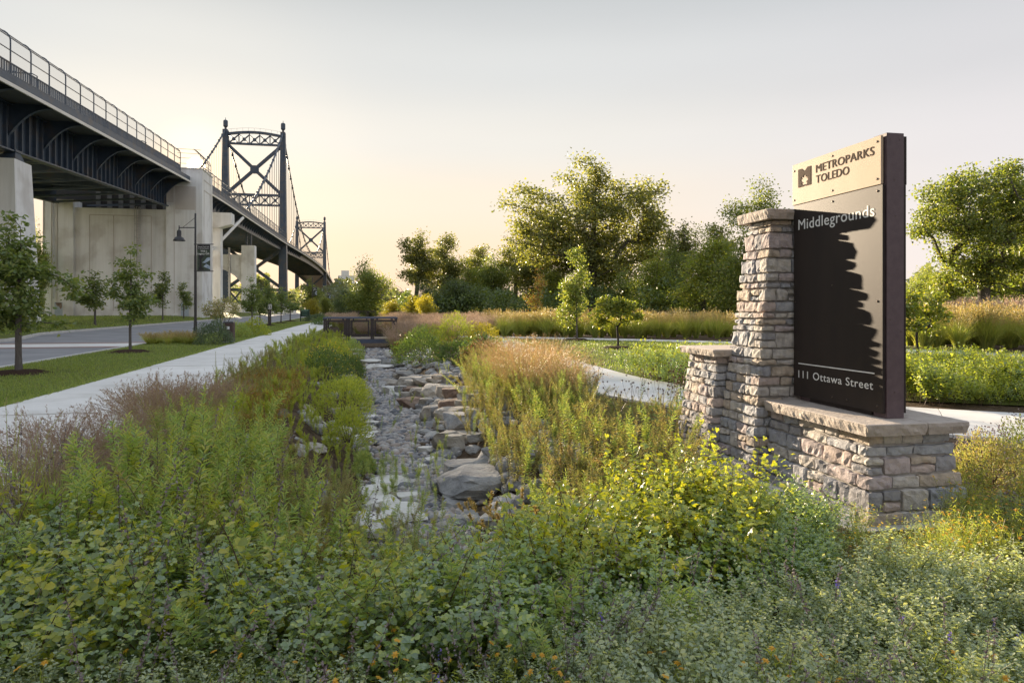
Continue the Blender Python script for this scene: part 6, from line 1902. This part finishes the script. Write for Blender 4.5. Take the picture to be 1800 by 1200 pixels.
# ---- slope planting left of the creek
tB = make(T_goldenrod('leaf_lime', .4, .62, .045, .014, 'stem_green', 70, 7), 7, 8); tO = make(T_goldenrod('leaf_rust', .35, .5, .035, .012, 'stem_brown', 60, 7), 4, 9)
P9 = area(5200, -.44, -.14, 6.0, 38, VR); P9 = P9[(P9[:, 0] > -2.95) & (P9[:, 0] < .06) & (VR.uniform(size=len(P9)) < 1.1 - P9[:, 1] / 60)]
low9 = lambda P_: np.interp(P_[:, 0], [-2.6, -1.4, -.4, .06], [1.0, .8, .6, .42]) * np.interp(P_[:, 1], [7, 12], [.8, 1.0]) * np.array([1 + .35 * noise.noise(Vector((p[0] * .9, p[1] * .5, 7))) for p in P_])
u9 = VR.uniform(size=len(P9)); v9 = np.array([noise.noise(Vector((p[0] * .6, p[1] * .35, 1))) for p in P9]) + u9 * .5
bed('slope_planting', 'yellow-green low planting on the slope between path and creek', 'ground cover', tB, P9[v9 > .2], .75, 1.1, 74, .4, zs=low9)
bed('slope_planting', 'darker green herbs mixed into the slope planting by the creek', 'ground cover', tR, P9[(v9 <= .2) & (v9 > .02)], .5, .72, 174, .4, zs=low9)
bed('slope_planting', 'dull brown-green asters mixed into the slope planting', 'ground cover', tA, P9[v9 <= .02], .55, .8, 175, .4, zs=low9)
P9b = area(900, -.40, -.30, 8.5, 15, VR); P9b = P9b[(P9b[:, 0] > -2.6) & (P9b[:, 0] < -1.2)]
bed('rusty_planting', 'orange-tinged low plants on the slope beside the path', 'ground cover', tO, P9b[:260], .7, 1.0, 75, .3)
# ---- sumac beds on the right
tSl = make(T_sumac('leaf_sumac'), 6, 11); tLg = make(T_sumac('leaf_lime'), 6, 12)
def right_bed(P_): return P_[(P_[:, 0] > 6.6) | (P_[:, 1] > 12.5)]
P10 = right_bed(area(520, .14, .36, 11.6, 17.5, VR, lambda dx, d: d > 11.4 + np.clip(.3 - dx, 0, 1) * 14)); P10 = P10[P10[:, 0] > 6.3]
bed('sumac_bed', 'glossy sumac bed behind the path left of the small pillar', 'shrubbery', tSl, P10, 1.0, 1.45, 76, .3, zs=lambda P_: np.array([.85 + .55 * noise.noise(Vector((p[0] * .8, p[1] * .8, 5))) for p in P_]))
bed('sumac_bed', 'golden-green sumac tips left of the small pillar', 'shrubbery', tLg, P10[VR.uniform(size=len(P10)) < .4], 1.1, 1.5, 77, .3)
P11 = area(900, .53, .86, 11.6, 15.0, VR); P11 = P11[(P11[:, 0] > 9.4)]
bed('sumac_bed', 'wide yellow-green sumac bed right of the sign post', 'shrubbery', tLg, P11, 1.0, 1.45, 78, .3, zs=lambda P_: np.array([.85 + .55 * noise.noise(Vector((p[0] * .8, p[1] * .8, 5))) for p in P_]))
bed('sumac_bed', 'darker sumac shoots in the bed right of the sign post', 'shrubbery', tSl, P11[VR.uniform(size=len(P11)) < .5], .95, 1.3, 79, .3, zs=lambda P_: np.array([.85 + .55 * noise.noise(Vector((p[0] * .8, p[1] * .8, 5))) for p in P_]))

# ---- single clumps, bushes and tufts
def clump_obj(name, mesh, p, label, cat, group=None, sc=1.0, rz=None):
    o = link(name, mesh, None); o.location = gz(p); o.rotation_euler = (0, 0, VR.uniform(0, 6.28) if rz is None else rz); o.scale = (sc,) * 3 if np.isscalar(sc) else sc
    return setp(o, label, cat, group)
def gm(tf, n, seed): return [np_mesh('clump', make(tf, 1, seed * 10 + i)[0]) for i in range(n)]
love = gm(T_grass('grass_purple', 240, .66, .66, .0055, 'grass_purple', 170, .026, .75, 34, .0045, .5, 'grass_green'), 3, 31)
for i, (px, d, s, lab) in enumerate(((140, 6.0, 1.2, 'leftmost mauve lovegrass tuft leaning over the path edge'), (200, 6.6, 1.2, 'mauve lovegrass tuft right of the leftmost one'), (185, 5.4, 1.0, 'mauve lovegrass tuft before the goldenrod stand'), (90, 6.2, 1.2, 'mauve lovegrass tuft over the path left of the others'), (60, 5.2, 1.0, 'small mauve lovegrass tuft behind the broad grass'), (255, 8.6, 1.15, 'mauve lovegrass tuft farther along the path edge'), (310, 9.4, 1.1, 'farthest mauve lovegrass tuft at the path edge'))):
    clump_obj('lovegrass_tuft', love[i % 3], PD(px, d), lab, 'grass tuft', 'lovegrass tufts by the path', s)
tang = gm(T_grass('grass_tan', 260, .95, .55, .0065, 'grass_purple', 170, .034, .5, 28, .006, .45, 'grass_green'), 3, 32)
for i, (px, d, s, lab) in enumerate(((290, 7.4, 1.05, 'tall straw-coloured grass tuft above the goldenrod'), (340, 8.0, 1.0, 'straw-coloured grass tuft at the path bend side'), (395, 9.6, .8, 'small purple-brown tuft at the path edge'), (250, 8.0, .9, 'straw-coloured grass tuft nearest the path'))):
    clump_obj('straw_grass_tuft', tang[i % 3], PD(px, d), lab, 'grass tuft', 'straw grass tufts by the path', s)
reed = gm(T_grass('grass_green', 70, 1.0, .38, .013, 'grass_purple', 22, .03, .55, 40, .004, .45), 2, 33)
for i, (px, d, s, lab) in enumerate(((40, 4.0, 1.0, 'broad-bladed green grass with airy heads at the left edge'), (100, 4.5, .95, 'broad-bladed green grass second from the left edge'), (20, 5.0, 1.05, 'green grass with reddish heads behind the left edge tuft'))):
    clump_obj('broad_grass_tuft', reed[i % 2], PD(px, d), lab, 'grass tuft', None, s)
drop = gm(T_grass('grass_russet', 360, 1.05, .85, .008, 'grass_russet', 260, .036, .4, 36, .006, .6, 'grass_green'), 3, 34)
for i, (px, d, s, lab) in enumerate(((925, 11.2, 1.0, 'biggest russet dropseed clump right of the creek rocks'), (955, 12.6, 1.0, 'russet dropseed clump right of the biggest one'), (990, 10.6, .85, 'russet dropseed clump among the brown asters'), (895, 13.5, .9, 'russet dropseed clump behind the biggest one'), (915, 15, 1.0, 'russet dropseed clump before the park path bend'), (960, 16.5, 1.0, 'far russet dropseed clump before the lawn'), (1000, 13.8, .8, 'russet dropseed clump right of the middle ones'), (880, 17, .9, 'small far russet clump beside the burgundy bush'))):
    clump_obj('dropseed_clump', drop[i % 3], PD(px, d), lab, 'grass clump', 'russet dropseed clumps', s)
fox = gm(T_grass('grass_green', 60, .6, .42, .008, 'grass_tan', 12, .03, .7, 110, .006, .16), 2, 35)
for i, (px, d, lab) in enumerate(((905, 6.0, 'foxtail grass with drooping fuzzy heads by the near slab'), (960, 5.7, 'foxtail grass behind the sunlit sumac'), (1010, 6.3, 'foxtail grass nearest the brown asters'), (850, 6.2, 'foxtail grass hanging over the layered slab'))):
    clump_obj('foxtail_grass', fox[i % 2], PD(px, d), lab, 'grass tuft', 'foxtail tufts', 1.05)
# bushes: dome of shoots
def bush_mesh(seed, mat, r, h, n, L, W, extra=None, shape='ovate'):
    rng = np.random.default_rng(seed); d = unit(rng.normal(size=(n, 3)) + np.array([0, 0, .45])); d[:, 2] = np.abs(d[:, 2])
    lump = np.array([noise.noise(Vector(x) * 2.6 + Vector((seed, 0, 0))) for x in d]); rad = rng.uniform(.45, 1.0, n) ** .5 * (1 + .28 * lump)
    p = d * rad[:, None] * np.array([r, r, h]); dd = unit(d + rng.normal(size=(n, 3)) * .5 + np.array([0, 0, .3])); nr = unit(rng.normal(size=(n, 3)) * .6 + d); s = rng.uniform(.7, 1.3, n)
    bl = [(leaves(p, dd, nr, L * s, W * s, .15, .12, shape), HEX, mat)]
    m = 26; tips = unit(rng.normal(size=(m, 3)) + np.array([0, 0, .8])) * np.array([r, r, h]) * .85; tips[:, 2] = np.abs(tips[:, 2]); tt = np.linspace(0, 1, 4)[None, :, None]
    bl.append((ribbons(tips[:, None] * tt, .012, .004, rng), RIB(3), 'stem_brown'))
    if extra:
        em, k, eL = extra; d2 = unit(rng.normal(size=(k, 3)) + np.array([0, 0, .9])); d2[:, 2] = np.abs(d2[:, 2]); p2 = d2 * np.array([r, r, h]) * rng.uniform(.95, 1.2, k)[:, None]
        bl.append((leaves(p2, unit(rng.normal(size=(k, 3))), unit(rng.normal(size=(k, 3))), eL, eL * .8), HEX, em))
    return np_mesh('bush', bl)
def bush(px, d, z, wpx, hpx, mat, name, label, n=2600, L=.05, W=.022, extra=None, cat='bush', shape='ovate', seed=None, group=None):
    w = wpx / 1200 * d; h = hpx / 1200 * d; p = PD(px, d)
    me = bush_mesh(seed or int(px * 7 + d), mat, w / 2, h, n, L, W, extra, shape)
    o = link(name, me, None); o.location = (p[0], p[1], float(ground_z(p[0], p[1])) if z is None else z); return setp(o, label, cat, group)
bush(605, 13.0, -.35, 105, 70, 'leaf_lime', 'spurge_bush', 'round yellow-green bush at the left edge of the pebbles', 3400, .05, .012)
bush(612, 10.6, -.45, 80, 66, 'leaf_lime', 'spurge_bush', 'smaller yellow-green bush before the round one by the pebbles', 2600, .045, .012)
bush(570, 17.5, -.2, 90, 62, 'leaf_deep', 'flowering_herb', 'dark green herb clump with yellow flowers left of the creek', 2600, .06, .02, ('flower_yellow', 130, .03))
bush(738, 22, -.1, 100, 58, 'leaf_deep', 'coneflower_bush', 'deep green bush with dark flower heads right of the creek', 3400, .07, .026, ('leaf_burgundy', 90, .05))
bush(800, 21, -.05, 70, 44, 'leaf_deep', 'coneflower_bush', 'dark green clump right of the coneflower bush', 2200, .07, .026, ('leaf_burgundy', 160, .05))
bush(845, 19.0, 0, 80, 54, 'leaf_burgundy', 'burgundy_bush', 'burgundy-tinged bush beside the bank rocks', 2200, .06, .03, ('leaf_deep', 700, .06))
bush(800, 31, 0, 80, 52, 'leaf_lime', 'goldenrod_clump', 'pale lime goldenrod clump before the grass belt', 2400, .10, .025)
bush(755, 28, 0, 60, 40, 'leaf_lime', 'goldenrod_clump', 'lower lime clump left of the pale goldenrod', 1500, .09, .025)
bush(850, 30, 0, 70, 40, 'leaf_yellow', 'goldenrod_clump', 'yellow flowering clump beside the loop path start', 1600, .09, .03)
bush(376, 31, None, 68, 42, 'leaf_greygreen', 'round_bush', 'round grey-green bush at the verge beside the litter bin', 4200, .06, .03)
bush(445, 41, None, 62, 28, 'leaf_lime', 'low_bush', 'low bright bush behind the litter bin', 2200, .09, .04)
bush(420, 38.5, None, 46, 26, 'leaf_goldenrod', 'low_bush', 'low green bush right beside the litter bin', 1500, .08, .035)
bush(580, 66, None, 60, 16, 'leaf_deep', 'low_bush', 'low dark hedge bush where the path bends out of sight', 1600, .14, .07)
bush(556, 84, None, 44, 12, 'leaf_greygreen', 'low_bush', 'low grey bush at the foot of the notice board', 1200, .14, .07)
bush(1742, 6.4, 0, 135, 100, 'leaf_aster', 'catmint_bush', 'yellowing twiggy bush on the bare soil right of the plinth', 5200, .026, .010, ('spike_dry', 500, .02))
bush(1815, 7.2, 0, 120, 90, 'leaf_lime', 'catmint_bush', 'second yellowing bush at the right picture edge', 3600, .026, .010, ('spike_dry', 250, .02))
# creeping coneflower stalks with dark heads
def T_cone(rng):
    h = rng.uniform(.7, 1.05); l = stem_line(h, rng.uniform(.05, .25), 8, rng); bl = [l]; hd = []
    for k in range(rng.integers(2, 5)):
        b, _ = along(l, np.array([rng.uniform(.6, .85)])); q = stem_line(rng.uniform(.12, .3), rng.uniform(.04, .1), 8, rng) + b; bl.append(q)
    heads = []
    for q in bl:
        c = q[-1]; m = 10; heads.append(leaves(np.repeat(c[None], m, 0) - np.array([0, 0, .008]), unit(rng.normal(size=(m, 3)) + np.array([0, 0, .5])), unit(rng.normal(size=(m, 3))), .02, .014))
    n = 26; t = rng.uniform(.05, .7, n); p, _ = along(l, t); d = phyl(n, rng, 2.4, .4)
    return [(np.concatenate([ribbons(q[None], .005, .003, rng) for q in bl]), RIB(7), 'stem_brown'), (np.concatenate(heads), HEX, 'stem_brown'), (leaves(p, d, np.tile([[0, 0, 1.]], (n, 1)), .07, .018), HEX, 'leaf_deep')]
Pc = area(46, .13, .29, 7.6, 10.5, VR)
bed('seed_heads', 'dark coneflower seed heads before the pale path left of the small pillar', 'tall herbs', make(T_cone, 5, 41), Pc, .75, 1.0, 81, .2)
# coreopsis with yellow flowers round the plinth
def T_core(flow, nf):
    def f(rng):
        m = 22; a = rng.uniform(0, 6.28, m); R = rng.uniform(.03, .2, m); H = rng.uniform(.22, .42, m); t = np.linspace(0, 1, 4)[None, :]
        Ln = np.stack([np.cos(a)[:, None] * R[:, None] * t, np.sin(a)[:, None] * R[:, None] * t, H[:, None] * t], -1)
        n = 420; si = rng.integers(0, m, n); tt = rng.uniform(.15, .98, n)[:, None]; p = Ln[si, 0] * (1 - tt) + Ln[si, -1] * tt
        out = [(ribbons(Ln, .003, .0015, rng), RIB(3), 'stem_green'), (diamonds(p, unit(rng.normal(size=(n, 3)) + np.array([0, 0, .5])), unit(rng.normal(size=(n, 3))), .032, .0035), QUAD, 'leaf_lime' if flow == 'flower_orange' else 'leaf_goldenrod')]
        fi = rng.choice(m, nf, replace=False)
        for i in fi:
            c = Ln[i, -1]; q = 6; an = np.arange(q) * 2 * np.pi / q + rng.uniform(0, 1); tl = rng.normal(0, .3, 2)
            d = np.stack([np.cos(an), np.sin(an), np.cos(an) * tl[0] + np.sin(an) * tl[1]], -1)
            out.append((leaves(np.repeat(c[None], q, 0), d, np.tile([[0, 0, 1.]], (q, 1)), .013, .009, .1, .1), HEX, flow))
        return out
    return f
tc = make(T_core('flower_yellow', 6), 5, 51); tc2 = make(T_core('flower_orange', 6), 5, 52)
Pk = area(120, .27, .70, 3.75, 4.95, VR); q = Pk[:, :2] - np.array([sp[0], sp[1]]); Pk = Pk[(q[:, 0] > -1.35) & (q[:, 1] < 1.2)]
bed('coreopsis', 'yellow-flowered coreopsis around the foot of the plinth', 'flowers', tc, Pk, .55, .9, 82, .2)
Pk2 = area(130, -.8, .9, 1.55, 2.6, VR)
bed('tickseed', 'fading orange-yellow tickseed mixed into the near catmint', 'flowers', tc2, Pk2[:110], .85, 1.2, 83, .2)
Pk3 = area(40, .62, .86, 4.2, 6.2, VR); q = Pk3[:, :2] - np.array([sp[0], sp[1]]); Pk3 = Pk3[(q[:, 0] > .8)]
bed('coreopsis', 'fading coreopsis on the soil right of the plinth', 'flowers', tc2, Pk3, .8, 1.1, 84, .2)
# ---- the grass belt before the fence: clumps of three kinds
misc = gm(T_grass('grass_green', 420, 1.5, .7, .020, 'grass_tan', 46, .10, .35, 20, .016, .35), 3, 61)
mise = gm(T_grass('grass_tan', 260, 1.35, .6, .018, 'plume_pink', 90, .09, .35, 22, .016, .4, 'grass_green'), 3, 62)
muhl = gm(T_grass('grass_russet', 220, 1.0, .62, .012, 'plume_pink', 130, .07, .4, 24, .012, .55, 'grass_green'), 3, 63)
def belt(px0, px1, d0, d1, n, meshes, name, label, group, s0, s1, seed):
    rng = np.random.default_rng(seed)
    for i in range(n):
        px = px0 + (px1 - px0) * (i + rng.uniform(.1, .9)) / n; d = rng.uniform(d0, d1)
        p = PD(px, d); clump_obj(name, meshes[i % len(meshes)], p, label, 'grass clump', group, rng.uniform(s0, s1))
belt(862, 1300, 37.2, 43, 64, misc, 'silver_grass_clump', 'green ornamental grass clump in the front row of the belt before the fence', 'front row of the grass belt', .8, 1.1, 91)
belt(700, 1300, 42, 55, 60, mise, 'silver_grass_clump', 'straw and pink plumed grass clump in the rear of the belt before the fence', 'rear rows of the grass belt', .7, 1.0, 92)
belt(690, 900, 36, 60, 46, muhl, 'muhly_grass_clump', 'mauve-pink muhly grass clump right of the footbridge', 'muhly grass by the footbridge', 1.0, 1.35, 93)
belt(688, 790, 30, 40, 16, muhl, 'muhly_grass_clump', 'tan-pink muhly grass clump beside the near footbridge end', 'muhly grass at the bridge end', .9, 1.2, 94)
belt(575, 700, 46, 95, 36, muhl, 'muhly_grass_clump', 'russet grass clump behind the near footbridge', 'russet grass behind the footbridge', .9, 1.2, 95)
belt(1592, 1830, 27.2, 33.5, 46, misc, 'silver_grass_clump', 'tall green grass clump right of the sign post beyond the loop path', 'grass belt right of the sign', 1.0, 1.3, 96)
belt(1592, 1830, 31, 38, 30, mise, 'silver_grass_clump', 'tall plumed tan grass clump under the big maple', 'rear grass belt right of the sign', 1.2, 1.6, 97)
belt(252, 350, 31, 34, 14, gm(T_grass('grass_tan', 200, .55, .45, .014, 'grass_tan', 50, .05, .4, 16, .01, .4, 'grass_green'), 2, 64), 'low_grass_clump', 'low straw-green grass clump in the strip left of the street lamp', 'low grass strip by the lamp', .9, 1.15, 98)
# ---- mown grass blades on the near verge and the park lawn
def turf(name, label, P_, L, w, seed):
    rng = np.random.default_rng(seed); n = len(P_); d = unit(rng.normal(size=(n, 3)) * .55 + np.array([0, 0, 1.])); s = rng.uniform(.6, 1.3, n)
    o = link(name, np_mesh(name, [(diamonds(P_, d, unit(rng.normal(size=(n, 3))), L * s, w * s), QUAD, 'grass_lawn')]), None); setp(o, label, 'grass', None, 'stuff')
rng = np.random.default_rng(77); n = 70000
y = 12 + 70 * rng.uniform(0, 1, n) ** 2; x = rng.uniform(-9.8, -5.98, n); turf('verge_grass', 'short green grass of the verge between road and footpath', np.stack([x, y, np.full(n, .01)], -1), .07, .012, 1)
n = 45000; y = 40 + 75 * rng.uniform(0, 1, n) ** 1.6; x = rng.uniform(-46, -20.8, n); x = np.where(y < 52, np.minimum(x, -19), x)
turf('lawn_grass', 'short green grass on the lawn below the bridge', np.stack([x, y, np.maximum(.03, ground_z(x, y) + .02)], -1), .16, .04, 2)
n = 40000; x = rng.uniform(6.4, 24, n); y = rng.uniform(9, 36, n)
m = (x > 6.4) & (y < 36.5 - (x - 7) * .72) & (y > 14 - (x - 7) * .5) & (y > 10 + np.clip(x - 17, 0, 9) * .3)
turf('lawn_grass', 'sunlit lawn grass round the lone redbud', np.stack([x[m], y[m], np.full(m.sum(), .01)], -1), .09, .02, 3)
n = 1500


rng = np.random.default_rng(78); n = 9000
y = 8 + 60 * rng.uniform(0, 1, n) ** 2; x = np.where(rng.uniform(size=n) < .55, -5.97 + np.abs(rng.normal(0, .035, n)) * (rng.uniform(size=n) < .7), -3.0 - np.abs(rng.normal(0, .05, n)))
turf('edge_grass', 'grass creeping over the edges of the footpath slabs', np.stack([x, y, np.full(n, .025)], -1), .09, .012, 4)

bed('coreopsis', 'sparse fading coreopsis in front of the twiggy bush at the right edge', 'flowers', tc2, area(60, .62, .80, 4.0, 5.6, VR), .7, 1.1, 285, .25)
bush(1700, 5.6, 0, 60, 50, 'leaf_aster', 'catmint_bush', 'small twiggy tuft close beside the plinth corner', 1600, .022, .009, ('spike_dry', 160, .018))
bush(1770, 5.2, 0, 90, 60, 'leaf_catmint', 'catmint_bush', 'grey-green catmint mound low at the right picture edge', 2600, .022, .010, ('spike_dry', 200, .018))

# ---- telling look-alikes apart by their order
ORD = ['first', 'second', 'third', 'fourth', 'fifth', 'sixth', 'seventh', 'eighth', 'ninth', 'tenth', 'eleventh', 'twelfth', 'thirteenth', 'fourteenth', 'fifteenth', 'sixteenth', 'seventeenth', 'eighteenth', 'nineteenth']
TENS = {20: ('twenty', 'twentieth'), 30: ('thirty', 'thirtieth'), 40: ('forty', 'fortieth'), 50: ('fifty', 'fiftieth'), 60: ('sixty', 'sixtieth')}
def ordinal(n):
    if n < 20: return ORD[n - 1]
    t, u = n // 10 * 10, n % 10
    return TENS[t][1] if u == 0 else TENS[t][0] + '-' + ORD[u - 1]
bpy.context.view_layer.update()
def depth_of(o): p = o.matrix_world.translation; return p.x * SY + p.y * CY
def bearing_of(o): p = o.matrix_world.translation; return (p.x * CY - p.y * SY) / (p.x * SY + p.y * CY)
def order_labels(old, key, fmt):
    L = sorted([o for o in bpy.data.objects if o.get('label') == old], key=key)
    for i, o in enumerate(L): o['label'] = fmt.format(ordinal(i + 1))
order_labels('tan limestone block in the stacked right bank of the creek', depth_of, '{} tan limestone block up the right creek bank, counted from the near end')
order_labels('grey angular boulder in the stacked right bank of the creek', depth_of, '{} grey angular boulder up the right creek bank, counted from the near end')
order_labels('rust-brown boulder in the right bank of the creek', depth_of, '{} rust-brown boulder up the right creek bank, counted from the near end')
order_labels('pale blocky stone at the foot of the creek bank', depth_of, '{} pale blocky stone at the right bank foot, counted from the near end')
order_labels('flat pale stone slab lying in the creek bed', depth_of, '{} flat pale slab up the creek bed, counted from the near end')
order_labels('weathered block half buried in the left bank of the creek', depth_of, '{} half-buried block up the left creek bank, counted from the near end')
order_labels('green ornamental grass clump in the front row of the belt before the fence', bearing_of, '{} green grass clump from the left in the front belt before the fence')
order_labels('tall green grass clump right of the sign post beyond the loop path', bearing_of, '{} tall green grass clump from the left in the belt right of the sign')
order_labels('low straw-green grass clump in the strip left of the street lamp', bearing_of, '{} low straw-green grass clump from the left in the strip by the lamp')
order_labels('tan-pink muhly grass clump beside the near footbridge end', bearing_of, '{} tan-pink muhly clump from the left beside the near footbridge end')

bush(622, 16.2, None, 62, 52, 'leaf_lime', 'spurge_bush', 'yellow-green bush behind the round one along the pebbles', 2400, .05, .014)
bush(612, 21, None, 60, 44, 'leaf_deep', 'flowering_herb', 'dark green clump at the left creek edge toward the footbridge', 2200, .065, .02, ('flower_yellow', 60, .03))
bush(618, 28, None, 46, 34, 'leaf_goldenrod', 'flowering_herb', 'mid-green clump at the left creek edge near the footbridge', 1600, .08, .025)
bush(590, 24, None, 60, 40, 'leaf_lime', 'spurge_bush', 'pale lime clump on the left slope above the creek', 1800, .06, .02)
bush(640, 9.6, None, 40, 38, 'leaf_goldenrod', 'flowering_herb', 'small fresh green tuft at the near left pebble edge', 1100, .045, .014)
